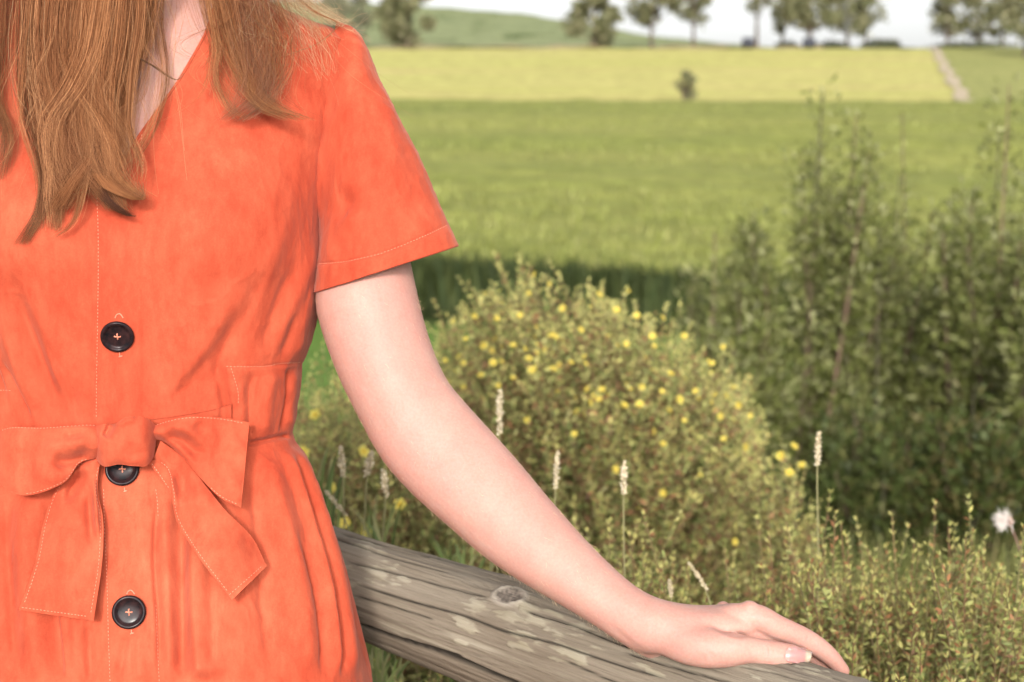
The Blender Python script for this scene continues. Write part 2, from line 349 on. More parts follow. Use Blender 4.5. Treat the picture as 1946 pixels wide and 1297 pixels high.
def shrub(name, label, cat, group, base, tips, nodes, leaf, flowers=0, per=4, span=.42, spread=.12, lift=.5, fsel=None):
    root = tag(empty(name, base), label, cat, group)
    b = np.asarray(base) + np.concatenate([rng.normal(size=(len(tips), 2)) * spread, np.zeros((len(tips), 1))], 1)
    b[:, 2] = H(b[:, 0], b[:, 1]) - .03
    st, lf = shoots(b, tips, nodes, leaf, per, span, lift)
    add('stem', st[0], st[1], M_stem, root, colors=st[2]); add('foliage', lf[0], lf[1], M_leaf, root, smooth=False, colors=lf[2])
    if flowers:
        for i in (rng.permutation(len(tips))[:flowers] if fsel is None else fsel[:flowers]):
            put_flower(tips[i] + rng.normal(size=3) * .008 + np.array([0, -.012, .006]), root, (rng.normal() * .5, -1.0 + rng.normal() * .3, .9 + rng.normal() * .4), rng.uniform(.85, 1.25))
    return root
def dome_tips(n, tops, y0, y1, bot, seedpow=1.5):
    """tips spread through a clump whose outline in front view is given as (px,top py) at its own distance"""
    tops = np.array(tops, float); px = rng.uniform(tops[0, 0], tops[-1, 0], n); top = np.interp(px, tops[:, 0], tops[:, 1])
    y = y0 + (y1 - y0) * rng.random(n); c = (y0 + y1) / 2
    back = np.abs(y - c) / (abs(y1 - y0) / 2)
    py = top + (bot - top) * rng.random(n) ** seedpow + 24 * rng.normal(size=n) - 34 * (rng.random(n) < .06)
    fr = np.clip((c - y) / (abs(y1 - y0) / 2), 0, 1); py = py + fr ** 2 * (bot - top) * .35
    return W(px, py, y)
# ------------------------------------------------------------------ yellow-flowered shrubs behind the rail
bx = W(1150, 1200, 3.7); base = (bx[0], bx[1], float(H(bx[0], bx[1])))
T1 = dome_tips(1900, [(815, 640), (870, 575), (940, 535), (1000, 520), (1040, 530), (1080, 560), (1150, 560), (1210, 610), (1260, 600), (1320, 660), (1370, 690), (1420, 740), (1455, 800)], 3.25, 4.25, 1150, 1.3)
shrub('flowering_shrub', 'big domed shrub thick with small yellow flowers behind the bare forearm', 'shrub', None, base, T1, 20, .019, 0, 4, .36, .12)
root = [o for o in col.objects if o.name == 'flowering_shrub'][0]
fp = [(862, 612), (903, 600), (885, 645), (918, 655), (937, 690), (955, 660), (975, 658), (1000, 662), (1046, 540), (1018, 522), (1070, 587), (1103, 628), (1138, 562), (1172, 590), (1210, 600), (1226, 680), (1258, 606), (1274, 712), (1050, 703), (1085, 690), (1112, 680), (1112, 692), (1120, 765), (1186, 772), (1135, 760), (1000, 797), (1092, 825), (1220, 735), (1216, 770), (1258, 745), (1260, 845), (1357, 748), (1355, 765), (1345, 690), (1375, 660), (1168, 893), (1262, 937), (1214, 967), (1395, 1030), (1322, 745), (1300, 800), (1375, 835), (1155, 640), (1010, 705), (975, 720), (915, 715), (880, 690), (1050, 640), (1190, 655), (1240, 640), (1300, 640), (1330, 905), (1290, 760), (1405, 770), (1420, 850), (1240, 820)]
for (x, y) in fp:
    p = W(x, y, 3.22 + rng.uniform(-.05, .06)); put_flower(p, root, (rng.normal() * .8, -1.0 + .5 * rng.normal(), .8 + rng.normal() * .6), rng.uniform(.45, .78))
near_ = np.where((T1[:, 1] < 3.6))[0]; px_, py_, _ = PX(T1[near_]); near_ = near_[(py_ < 800) & (px_ > 830)]
for i in rng.permutation(near_)[:75]: put_flower(T1[i] + np.array([0, -.01, .004]), root, (rng.normal() * .9, -1.0 + .6 * rng.normal(), 1.0 + rng.normal() * .5), rng.uniform(.3, .7))
bx = W(690, 1150, 3.3); base = (bx[0], bx[1], float(H(bx[0], bx[1])))
T2 = dome_tips(900, [(540, 722), (600, 705), (660, 728), (720, 752), (800, 800), (880, 870), (940, 950)], 2.9, 3.7, 1180, 1.2)
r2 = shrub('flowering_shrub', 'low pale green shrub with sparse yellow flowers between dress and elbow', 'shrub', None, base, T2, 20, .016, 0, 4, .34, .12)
for (x, y) in [(630, 930), (700, 1010), (655, 995), (575, 860), (650, 1075), (760, 960), (600, 790), (690, 860)]:
    put_flower(W(x, y, 2.85), r2, (rng.normal() * .4, -1, .7), rng.uniform(.8, 1.0))
bx = W(1490, 1200, 3.3); base = (bx[0], bx[1], float(H(bx[0], bx[1])))
T3 = dome_tips(130, [(1410, 900), (1450, 870), (1480, 850), (1510, 845), (1535, 900), (1560, 990)], 3.1, 3.5, 1150, 1.1)
r3 = shrub('flowering_shrub', 'narrow upright shrub with a few yellow blooms right of the big domed shrub', 'shrub', None, base, T3, 20, .017, 0, 4, .4, .05)
for (x, y) in [(1485, 867), (1508, 850), (1525, 885), (1500, 900)]: put_flower(W(x, y, 3.05), r3, (rng.normal() * .6, -1, .9 + .4 * rng.normal()), rng.uniform(.6, .85))

# foreground sprigs right of / beyond the hand
fg = [(1010, 1120, 2.2, 1.0, 'short leafy sprigs just behind the rail below the forearm'),
      (1190, 950, 2.15, 1.0, 'thin leafy sprigs standing behind the wrist'),
      (1400, 1010, 2.2, 1.0, 'low leafy sprigs right behind the knuckles of the hand'),
      (1560, 960, 2.1, 1.0, 'leafy sprigs with one tall reddish spike beyond the fingertips'),
      (1690, 1010, 2.1, 1.0, 'leaning leafy sprigs between the two tall reddish spikes'),
      (1840, 960, 2.05, 1.0, 'leafy sprigs with a tall spike left of the fluffy thistle'),
      (1960, 1060, 2.1, 1.0, 'dense leafy sprigs under the fluffy thistle'),
      (1760, 1180, 1.75, 1.0, 'nearest low leafy sprigs just past the end of the rail in view'),
      (1600, 1160, 1.9, 1.0, 'low leafy sprigs directly behind the fingertips'),
      (730, 1240, 2.0, 1.0, 'small leafy sprigs seen under the rail beside the dress')]
for (px, top, d, s, lab) in fg:
    b = W(px, 1297, d); base = (b[0], b[1], float(H(b[0], b[1])))
    n = 150
    x = px + 85 * rng.normal(size=n); dd = d + .16 * rng.normal(size=n)
    y = top + 95 + 110 * np.abs(rng.normal(size=n)) + 0.25 * np.abs(x - px)
    tips = W(x, y, dd)
    k = 12; tips = np.vstack([tips, W(px + 80 * rng.normal(size=k), top + 20 + 70 * rng.random(k), d + .1 * rng.normal(size=k))])
    if lab.find('tall') > 0: tips = np.vstack([tips, W(px + np.array([0., -25, 28]), top + np.array([-20., 40, 60]), np.full(3, d))])
    shrub('leafy_shrub', lab, 'shrub', 'low leafy shrubs in front of the meadow', base, tips, 28, .0118, 0, 5, .40, .09, .45)

# grasses
def grass_head(name, label, pts, d, head, hw, group='dry grass heads among the shrubs'):
    G = catmull(pts, 14); P = W(G[:, 0], G[:, 1], d); b = P[-1].copy(); b[2] = float(H(b[0], b[1]))
    P = np.vstack([P, b[None]]); P = P[::-1]
    root = tag(empty('seed_grass', tuple(b)), label, 'grass', group)
    v, f, c = tubes(P[None], np.full((1, len(P)), .0011), np.array([[.30, .27, .13]])); add('stem', v, f, M_straw, root, colors=c)
    n = 260; t = rng.random(n); Q = P[-1] + (P[-3] - P[-1]) / np.linalg.norm(P[-3] - P[-1]) * (t * head)[:, None]
    Dv = rng.normal(size=(n, 3)) * .6 + (P[-1] - P[-3]) / np.linalg.norm(P[-1] - P[-3]) * 1.0
    v, f, c = leaf_quads(Q, Dv, np.full(n, hw * 1.3) * (1 - .4 * np.abs(2 * t - 1)), np.full(n, .0022), pick([(.55, .46, .32), (.45, .37, .24), (.62, .54, .40)], n))
    add('seed_head', v, f, M_straw, root, smooth=False, colors=c)
for (lab, pts, d, h, hw) in [
    ('pale dry grass head rising above the forearm in front of the flowers', [(950, 745), (949, 830), (945, 1000)], 1.95, .068, .008),
    ('thin grass head right of the forearm, low against the dark shrub base', [(1060, 860), (1056, 930), (1050, 1080)], 1.92, .058, .006),
    ('pale grass head on a bare stalk above the wrist', [(1186, 880), (1185, 960), (1187, 1120)], 1.85, .05, .007),
    ('tall slender grass spike standing clear of the sprigs right of the hand', [(1557, 825), (1553, 900), (1556, 1080)], 1.95, .05, .007),
    ('grass head nearest the dress between waist and elbow', [(648, 852), (652, 910), (655, 1030)], 1.92, .046, .007),
    ('curved grass head beside the elbow, left of the arm', [(706, 862), (698, 905), (690, 1030)], 1.92, .036, .008),
    ('drooping grass head just under the elbow', [(728, 895), (733, 945), (725, 1050)], 1.92, .044, .007),
    ('short bare pale stalk beside a yellow bloom behind the wrist', [(1272, 1104), (1276, 1140), (1280, 1220)], 1.8, .025, .004),
    ('slanting bleached stalk behind the wrist', [(1310, 1070), (1340, 1120), (1365, 1200)], 1.85, .05, .004),
    ('slanting dry stalk low between dress and rail', [(620, 935), (650, 975), (680, 1060)], 1.92, .05, .005)]:
    grass_head('seed_grass', lab, pts, d, h * .8, hw * .8)
def blades(name, lab, px, py0, py1, d, n, sx, palette, kind=None):
    b = W(px, py1, d); b = np.array([b[0], b[1], float(H(b[0], b[1]))]); root = tag(empty(name, tuple(b)), lab, 'grass', 'green grass tufts behind the rail')
    m = 9; t = np.linspace(0, 1, m); x0 = px + sx * .5 * rng.normal(size=n); x1 = x0 + sx * rng.normal(size=n); top = py0 + (py1 - py0) * .5 * rng.random(n)
    V, F, C, o = [], [], [], 0
    for k in range(n):
        dd = d + .06 * rng.normal(); gx = x0[k] + (x1[k] - x0[k]) * t ** 1.8; gy = py1 + 60 + (top[k] - py1 - 60) * (1 - (1 - t) ** 1.4)
        P = W(gx, gy, dd); P[0] = (P[0, 0], P[0, 1], b[2] - .02) if P[0, 2] > b[2] else P[0]
        wd = .0032 * (1 - t ** 2) + .0003; S = np.array([1, rng.normal() * .6, 0]); S = S / np.linalg.norm(S)
        q = np.stack([P - S * wd[:, None], P + S * wd[:, None]], 1).reshape(-1, 3); V.append(q)
        F.append(grid_faces(m, 2) + o); o += len(q); C.append(np.repeat(pick(palette, 1), len(q), 0))
    add('blade', np.vstack(V), np.vstack(F), M_leaf, root, colors=np.vstack(C))
GP = [(.13, .17, .05), (.18, .20, .07), (.10, .14, .04), (.24, .23, .10)]
blades('grass_tuft', 'arching green grass blades rising beside the skirt', 600, 835, 1010, 2.2, 11, 38, GP)
blades('grass_tuft', 'upright grass blades behind the rail below the elbow', 715, 930, 1040, 2.3, 10, 30, GP)
blades('grass_tuft', 'bright grass tuft low against the rail under the forearm', 880, 1010, 1090, 2.3, 12, 40, GP)
blades('grass_tuft', 'pale grass blades showing under the rail by the skirt', 720, 1220, 1320, 1.95, 30, 40, GP)

# thistle gone to fluff at the right edge
tb = W(1945, 1090, 2.35); root = tag(empty('thistle', (tb[0], tb[1], float(H(tb[0], tb[1])))), 'thistle stem topped with a tuft of white fluff at the far right', 'thistle')
P = W(np.array([1914, 1925, 1938, 1948, 1952]), np.array([992, 1010, 1045, 1090, 1250]), 2.35); P = np.vstack([P, [[P[-1, 0], P[-1, 1], float(H(P[-1, 0], P[-1, 1]))]]])
v, f, c = tubes(P[None], np.array([[.003, .002, .002, .0022, .0025, .003]]), np.array([[.12, .07, .05]])); add('stem', v, f, M_stem, root, colors=c)
n = 420; Q = np.repeat(W(1912, 992, 2.35)[None], n, 0) + rng.normal(size=(n, 3)) * .003; Dv = rng.normal(size=(n, 3)) * .55 + np.array([-.75, -.2, .25])
v, f, c = leaf_quads(Q, Dv, rng.uniform(.010, .023, n), np.full(n, .0009), pick([(.75, .70, .66), (.68, .6, .55)], n, .08)); add('fluff', v, f, M_straw, root, smooth=False, colors=c)
n = 90; Q = np.repeat(W(1916, 990, 2.35)[None], n, 0); v, f, c = leaf_quads(Q, rng.normal(size=(n, 3)) + np.array([.2, 0, -.2]), rng.uniform(.006, .011, n), np.full(n, .004), pick([(.35, .2, .15), (.45, .3, .24)], n)); add('seed_base', v, f, M_straw, root, smooth=False, colors=c)

# undergrowth cover behind the rail
n = 26000; d = rng.uniform(1.9, 9.5, n) ** 1.0; px = rng.uniform(350, 2100, n); X = (px - CX) / FPX * d; Z = H(X, d)
P = np.stack([X, d, Z - .05], -1); Dv = np.stack([rng.normal(size=n) * .45, rng.normal(size=n) * .45, np.ones(n)], -1)
v, f, c = leaf_quads(P, Dv, rng.uniform(.12, .42, n), rng.uniform(.006, .014, n), pick([(.10, .125, .03), (.13, .15, .038), (.18, .175, .055), (.20, .165, .065)], n), np.stack([rng.normal(size=n), rng.normal(size=n), 0 * d], -1))
tag(add('undergrowth', v, f, M_leaf, smooth=False, colors=c, loc=(0, 4, -.3)), kind='stuff')

# ------------------------------------------------------------------ tall willowy shrubs
WIL = [(0.135, 0.145, 0.042), (0.165, 0.17, 0.055), (0.105, 0.12, 0.028), (0.23, 0.23, 0.105), (0.08, 0.092, 0.02)]
def willow(lab, px, top, d, halfw, n_st, n_leaf, pal=WIL, group='tall grey green shrubs right of the hand'):
    b = W(px, 1000, d); z0 = float(H(b[0], b[1])); root = tag(empty('willow_shrub', (b[0], b[1], z0)), lab, 'shrub', group)
    ztop = W(px, top, d)[2]; hw = halfw / FPX * d; hgt = ztop - z0
    a = rng.uniform(0, 2 * math.pi, n_st); rr = np.sqrt(rng.random(n_st)); th = 1 - .30 * rr ** 2 - .34 * rng.random(n_st)
    tips = np.stack([b[0] + hw * rr * np.cos(a), b[1] + hw * .9 * rr * np.sin(a), z0 + hgt * th], -1); tips[0] = (b[0], b[1], ztop)
    bs = np.stack([b[0] + .14 * rng.normal(size=n_st), b[1] + .14 * rng.normal(size=n_st), np.full(n_st, z0 - .05)], -1)
    t = np.linspace(0, 1, 12); mid = bs * .5 + tips * .5; mid[:, :2] = bs[:, :2] * .35 + tips[:, :2] * .65
    G = ((1 - t)[None, :, None] ** 2) * bs[:, None] + (2 * t * (1 - t))[None, :, None] * mid[:, None] + (t ** 2)[None, :, None] * tips[:, None]
    v, f, c = tubes(G, np.linspace(.016, .003, 12)[None] * rng.uniform(.7, 1.3, (n_st, 1)), pick([(.09, .06, .04), (.07, .06, .035), (.12, .075, .05)], n_st), 4); add('stem', v, f, M_stem, root, colors=c)
    n_leaf = int(n_leaf * 1.35); wk = np.clip(1.25 - th, .12, 1); wk[0] = .14; k = rng.choice(n_st, n_leaf, p=wk / wk.sum()); s = 1 - .86 * rng.random(n_leaf) ** 1.25; i = np.minimum((s * 11).astype(int), 10); fr = (s * 11 - i)[:, None]
    P = G[k, i] * (1 - fr) + G[k, i + 1] * fr
    tw = rng.normal(size=(n_leaf, 3)); tw /= np.linalg.norm(tw, axis=1, keepdims=True); P = P + tw * (rng.random(n_leaf) ** .6 * .20 * (1.25 - .75 * s))[:, None]
    Dv = tw + np.array([0, 0, .5]) + .4 * rng.normal(size=(n_leaf, 3))
    L = rng.uniform(.032, .07, n_leaf); v, f, c = leaf_quads(P, Dv, L, L * .34, np.clip(pick(pal, n_leaf, .25), .01, 1), np.array([0, -.35, .8]) + .75 * rng.normal(size=P.shape)); add('foliage', v, f, M_willow, root, smooth=False, colors=c)
willow('tallest grey green shrub with a pointed top, left of the dark gap', 1545, 175, 8.6, 175, 26, 15000)
willow('rounded grey green shrub between the two pointed ones', 1690, 330, 8.9, 160, 24, 13000)
willow('pointed grey green shrub against the right edge', 1885, 165, 8.4, 170, 26, 15000)
willow('broad leafy shrub filling the lower right corner gap', 1990, 420, 7.6, 150, 22, 10000)
willow('low silvery shrub at the left foot of the tallest one', 1395, 545, 8.2, 110, 20, 8000)
willow('small round shrub in front of the crop edge', 1350, 440, 11.5, 60, 12, 3500)
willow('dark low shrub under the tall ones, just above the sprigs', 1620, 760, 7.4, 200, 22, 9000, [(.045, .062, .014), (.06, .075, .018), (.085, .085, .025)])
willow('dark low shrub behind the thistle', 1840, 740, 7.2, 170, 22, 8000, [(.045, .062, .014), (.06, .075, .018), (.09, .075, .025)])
# young yellow-green spire in the gap
willow('slender yellow green sapling between the shrubs', 1690, 215, 10.5, 20, 3, 500, [(.28, .28, .10), (.22, .24, .08)], None)

# crop plants along the near edge and over the field
n = 26000; x = np.concatenate([rng.uniform(-13, 16, 15000), rng.uniform(-45, 45, 11000)]); y = 22.2 + np.abs(rng.normal(size=n)) * .9; z = H(x, y)
v1 = leaf_quads(np.stack([x, y, z - .05], -1), np.stack([rng.normal(size=n) * .12, rng.normal(size=n) * .12, np.ones(n)], -1), canopy(x, y) - z + .08 + .12 * rng.random(n), rng.uniform(.035, .07, n), pick([(.022, .034, .008), (.032, .046, .010), (.05, .062, .016)], n))  # near-edge blades darkened in colour to stand for the shaded crop face
n = 15000; y = 22.6 + 66 * rng.random(n) ** 1.6; x = rng.uniform(-.42, .42, n) * y; z = canopy(x, y)
v2 = leaf_quads(np.stack([x, y, z - .06], -1), np.stack([rng.normal(size=n) * .25, rng.normal(size=n) * .25, np.ones(n)], -1), rng.uniform(.15, .30, n), rng.uniform(.03, .07, n), pick([(.16, .175, .042), (.19, .20, .055), (.22, .22, .07), (.15, .165, .038)], n))
v, f, c = join([v1, v2]); tag(add('crop_plants', v, f, M_crop, smooth=False, colors=c, loc=(0, 22, 0)), kind='stuff')

# ------------------------------------------------------------------ far trees
def tree(lab, px, basepy, d, h, halfw, n_leaf, trunk_frac=.3, cat='tree', group='trees along the far field edge', name='field_tree', pal=None, ls=.62, lean=0.0, clump=15):
    pal = pal or [(.12, .12, .055), (.15, .145, .07), (.09, .095, .04), (.20, .185, .10)]  # leaf tones lifted, distance haze put into the colour
    b = W(px, basepy, d); z0 = float(H(b[0], b[1])) - .1; root = tag(empty(name, (b[0], b[1], z0)), lab, cat, group)
    B = np.array([b[0], b[1], z0]); hw = halfw
    nb = 9; tr = np.stack([np.linspace(0, lean, 8), .15 * np.sin(np.linspace(0, 4, 8)), np.linspace(0, h * .88, 8)], -1) + B
    G = [tr]; rad = [np.linspace(.022 * h + .06, .03, 8)]; cl = []
    for k in range(clump):
        a = rng.uniform(0, 2 * math.pi); hh = trunk_frac + (1 - trunk_frac) * (k + .6) / clump; r = hw * (math.sin(min(1, max(0.12, (hh - trunk_frac) / (1 - trunk_frac) * .9 + .1)) * math.pi) ** .6) * rng.uniform(.55, .95)
        s = B + np.array([lean * hh, 0, h * max(trunk_frac * .8, hh - .22)]); e = B + np.array([lean * hh + r * math.cos(a), r * math.sin(a), h * hh])
        t = np.linspace(0, 1, 8)[:, None]; G.append(s + (e - s) * t + np.array([0, 0, -.04 * h]) * np.sin(t * math.pi)); rad.append(np.linspace(.009 * h + .02, .02, 8)); cl.append(e)
    cl.append(B + np.array([lean, 0, h * .92])); cl = np.array(cl)
    v, f, _ = tubes(np.array(G), np.array(rad), None, 6); add('trunk', v, f, M_bark, root)
    n_leaf = int(n_leaf * 1.7); k = rng.integers(0, len(cl), n_leaf); cr = hw * rng.uniform(.22, .66, len(cl))[k][:, None]
    q = rng.normal(size=(n_leaf, 3)); q /= np.linalg.norm(q, axis=1, keepdims=True); P = cl[k] + q * cr * (rng.random((n_leaf, 1)) ** .45) * np.array([1, 1, .8])
    L = ls * rng.uniform(.5, 1.2, n_leaf); v, f, c = leaf_quads(P, rng.normal(size=(n_leaf, 3)), L, L * .6, np.clip(pick(pal, n_leaf, .2), .01, 1)); add('crown', v, f, M_tree, root, smooth=False, colors=c)
tree('bushy dark tree at the foot of the hill nearest the shoulder', 775, 80, 172, 7.5, 2.9, 2600, .1)
tree('pale hazy tree behind the flyaway hair over the shoulder', 655, 92, 172, 7.5, 2.7, 1500, .1, pal=[(.14, .14, .085), (.17, .16, .10)])  # still paler leaf colours carry the haze
tree('dense tree with leaves down to its foot, left of the forked pair', 1128, 88, 172, 6.6, 2.6, 2400, .12)
tree('open crowned tree with a bare lower trunk beside the dense one', 1238, 84, 176, 8.5, 3.4, 1900, .38)
tree('tree with one drooping side branch at the left of the bright sky', 1318, 86, 180, 8, 1.8, 700, .42)
tree('thin tree with a tall bare stem over the skyline', 1438, 88, 178, 9, 1.6, 420, .5)
tree('spindly small tree on the skyline left of the big one', 1487, 90, 178, 7, 1.5, 260, .3)
tree('broad tree with dark low crown in the middle of the skyline', 1540, 92, 174, 8.5, 3.4, 2300, .3)
tree('wide tree right of the dark crowned one, gaps showing sky', 1610, 90, 178, 7.5, 3.2, 1100, .3)
tree('small tree at the right end of the middle clump', 1645, 90, 180, 6.5, 1.8, 480, .35)
tree('airy tree right of the dirt track', 1800, 82, 178, 7.2, 2.4, 900, .25)
tree('tall airy tree between the two right hand clumps', 1860, 82, 180, 8.0, 2.8, 1100, .25)
tree('leafy tree near the right edge of the skyline', 1905, 82, 179, 7.4, 2.4, 900, .25)
tree('dark tree cut by the right edge of the picture', 1948, 120, 150, 6.5, 1.6, 900, .25)
tree('lone small leaning tree in the middle of the yellow field', 1298, 188, 92, 1.95, .74, 620, .14, group=None, ls=.2, lean=.16, clump=11)
def low_bush(lab, px, py, d, hw, h, n):
    b = W(px, py, d); z0 = float(H(b[0], b[1])); root = tag(empty('skyline_bush', (b[0], b[1], z0)), lab, 'bush', 'bushes on the skyline')
    q = rng.normal(size=(n, 3)); q /= np.linalg.norm(q, axis=1, keepdims=True); q[:, 2] = np.abs(q[:, 2]); P = np.array([b[0], b[1], z0]) + q * (rng.random((n, 1)) ** .4) * np.array([hw, hw * .6, h])
    v, f, c = leaf_quads(P, rng.normal(size=(n, 3)), rng.uniform(.25, .5, n), rng.uniform(.15, .3, n), np.clip(pick([(.05, .06, .028), (.075, .075, .04)], n, .2), .01, 1)); add('foliage', v, f, M_tree, root, smooth=False, colors=c)
low_bush('low dark bush on the skyline left of the dirt track', 1675, 93, 176, 2.6, 1.1, 700)
low_bush('low dark hedge under the right hand trees', 1850, 84, 177, 5.5, 0.9, 900)
low_bush('small bush under the middle trees', 1580, 93, 177, 2.2, .9, 400)
low_bush('small bush under the spindly tree', 1495, 92, 177, 1.6, .8, 300)
def bale(lab, px, py):
    b = W(px, py, 168); z0 = float(H(b[0], b[1])); root = tag(empty('wrapped_bale', (b[0], b[1], z0)), lab, 'bale', 'dark bales on the field edge')
    th = np.linspace(0, 2 * math.pi, 24, endpoint=False); prof = [(-.62, 0.02), (-.62, .5), (-.55, .6), (0, .62), (.55, .6), (.62, .5), (.62, .02)]
    V = np.array([(x, r * math.cos(t), .58 + r * math.sin(t)) for (x, r) in prof for t in th]) + np.array([b[0], b[1], z0])
    add('wrap', V, grid_faces(len(prof), 24, True), plain('black_wrap', (.02, .022, .03), .4), root)
bale('small dark bale at the top of the yellow field, left one', 1421, 97); bale('dark bale below the broad skyline tree', 1537, 98)

# ------------------------------------------------------------------ wooden rail
A0 = W(690, 1115.5, 1.60); A1 = W(1450, 1382, 1.25); ax = (A1 - A0); Lr = np.linalg.norm(ax); ax /= Lr
up = np.array([0, 0, 1.0]); sd = np.cross(ax, up); sd /= np.linalg.norm(sd); up2 = np.cross(sd, ax)
s = np.concatenate([np.linspace(-1.3, -.08, 60), np.linspace(-.075, Lr + .22, 700), np.linspace(Lr + .225, Lr + 1.2, 50)])
nth = 300; th = np.linspace(0, 2 * math.pi, nth, endpoint=False)
S, TH = np.meshgrid(s, th, indexing='ij'); RR = np.interp(S, [-1.3, 0, Lr, Lr + 1.2], [.0445, .0515, .0600, .064])
P0 = A0 + S[..., None] * ax; Nn = np.cos(TH)[..., None] * up2 + np.sin(TH)[..., None] * sd     # sin>0 : sd side
base_pts = P0 + Nn * RR[..., None]; rx, ry, _ = PX(base_pts)
front = ((base_pts - np.array([0, 0, CAMZ])) * Nn).sum(-1) < 0
kx, ky = 970, 1137                                                            # the knot
kd = np.hypot((rx - kx) / 25, (ry - ky) / 13.5); infl = np.exp(-(kd / 2.2) ** 2) * front
q = np.stack([S * 2.2, np.cos(TH) * 1.2, np.sin(TH) * 1.2], -1)
disp = .0022 * fbm(q * 1.6, 3, 2) + .0012 * fbm(np.stack([S * 5, np.cos(TH) * 7, np.sin(TH) * 7], -1), 3, 4)
warp = TH + .05 * fbm(np.stack([S * 3, TH * 0, TH * 0 + 3], -1), 2, 9) + infl * .30 * np.sign(ry - ky)
gr = fbm(np.stack([S * 4.5, np.cos(warp) * 34, np.sin(warp) * 34], -1), 3, 12); disp += .0006 * gr
crack = np.zeros_like(S)
def addcrack(pts, wpx, dep):
    global crack
    crack = np.maximum(crack, ridge(rx, ry, pts, wpx * .72, wpx * .72, .12) * front * dep)
for pts, wp, dep in [([(640, 1010), (760, 1042), (900, 1078)], 1.6, .004), ([(625, 1020), (740, 1060), (860, 1092)], 1.5, .0035), ([(650, 1065), (760, 1092), (860, 1118), (940, 1140)], 1.5, .003),
                     ([(660, 1105), (780, 1143), (880, 1170), (960, 1200), (1060, 1225), (1170, 1262), (1290, 1297)], 1.7, .004), ([(665, 1130), (760, 1158), (830, 1180)], 1.4, .003),
                     ([(668, 1183), (760, 1216), (850, 1245), (960, 1290), (1010, 1310)], 2.8, .0075), ([(760, 1213), (820, 1232), (880, 1250)], 2.0, .004), ([(990, 1160), (1090, 1190), (1180, 1225), (1250, 1245)], 1.7, .004), ([(1060, 1130), (1120, 1170), (1200, 1205)], 1.4, .003),
                     ([(1180, 1238), (1280, 1268), (1400, 1300)], 1.5, .0035), ([(1030, 1215), (1110, 1243), (1170, 1262)], 1.4, .003), ([(1560, 1268), (1610, 1280), (1680, 1300)], 1.4, .003), ([(1400, 1268), (1480, 1282), (1550, 1300)], 1.4, .003), ([(700, 1030), (790, 1055), (850, 1060)], 1.2, .0025), ([(1070, 1255), (1150, 1290), (1200, 1310)], 1.3, .003)]:
    addcrack(pts, wp, dep)
rnd = np.clip(gr - .70, 0, 1) * .003; disp -= crack + rnd
ringz = np.exp(-((kd - 1.2) / .22) ** 2) * front * .75; hole = (kd < 1.0) * front
disp += ringz * .0022 - np.exp(-(kd / .8) ** 4) * front * .0012 + infl * .002
base_pts = P0 + Nn * (RR + disp)[..., None]
# colour: grey brown wood of uneven tone, paler towards the top, pale lichen where it grows
g = fbm(np.stack([S * 3.0, np.cos(TH) * 2.2, np.sin(TH) * 2.2], -1), 4, 21); hi = np.clip(.5 + .45 * g, 0, 1)[..., None]
C = (1 - hi) * np.array([.105, .082, .060]) + hi * np.array([.155, .130, .100])
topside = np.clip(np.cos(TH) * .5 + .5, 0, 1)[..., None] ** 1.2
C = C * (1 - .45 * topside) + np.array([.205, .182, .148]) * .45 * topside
lich = np.zeros_like(S)
for (x, y, a, b_, rot) in [(725, 1090, 34, 16, .3), (905, 1152, 26, 14, .35), (880, 1190, 30, 9, .4), (880, 1178, 26, 6, .4), (990, 1178, 45, 14, .35), (1030, 1190, 40, 10, .35), (995, 1205, 36, 10, .45), (1000, 1235, 30, 9, .3), (1085, 1245, 34, 16, .3), (1060, 1170, 40, 8, .5), (700, 1040, 40, 10, .2), (640, 1075, 30, 8, .2), (1230, 1275, 34, 7, .5), (1100, 1195, 40, 9, .4), (675, 1112, 22, 5, .2), (765, 1100, 16, 5, .1), (1545, 1275, 30, 5, .3), (1640, 1285, 26, 5, .3), (1440, 1290, 20, 4, .3), (980, 1152, 44, 7, .2), (1135, 1235, 24, 5, .4), (950, 1165, 14, 5, .3), (880, 1222, 12, 4, .3)]:
    ex, ey = rx - x, ry - y; c_, s_ = math.cos(rot), math.sin(rot); uu, vv = (ex * c_ + ey * s_) / a, (-ex * s_ + ey * c_) / b_
    lich = np.maximum(lich, np.clip(1.05 - np.hypot(uu, vv) + .95 * fbm(np.stack([S * 60, np.cos(TH) * 16, np.sin(TH) * 16], -1), 3, 31), 0, 1) * front)
lich2 = np.clip(fbm(np.stack([S * 9, np.cos(TH) * 6, np.sin(TH) * 6], -1), 4, 41) - .55, 0, .5) * 1.6
lich = np.clip(np.clip(lich * 2.2 - .3, 0, 1) + lich2 * .6, 0, 1)[..., None]
lc = np.array([.29, .27, .205]) + .05 * vnoise(np.stack([S * 30, TH * 8, 0 * S], -1), 5)[..., None]
C = C * (1 - lich * .55) + lc * lich * .55
C = C * (1 - np.clip(crack / .003, 0, 1)[..., None] * .85)
C = np.where((hole > 0)[..., None], np.array([.135, .115, .098]) * (1 + .55 * vnoise(np.stack([rx / 4, ry / 4, 0 * rx], -1), 3)[..., None]), C); C = C * (1 - ringz[..., None]) + np.array([.27, .245, .21]) * ringz[..., None]
base_pts += Nn * (lich[..., 0] * .0009)[..., None]
rail = tag(empty('wooden_fence', (A0[0], A0[1], 0)), 'weathered grey log rail with a knot, under the resting hand', 'fence')
V = np.vstack([base_pts.reshape(-1, 3), P0[0, 0], P0[-1, 0]]); F = [tuple(f) for f in []]
Fq = grid_faces(len(s), nth, True, True)
ro = add('rail', V[:-2], Fq, M_wood, rail, colors=C.reshape(-1, 3))
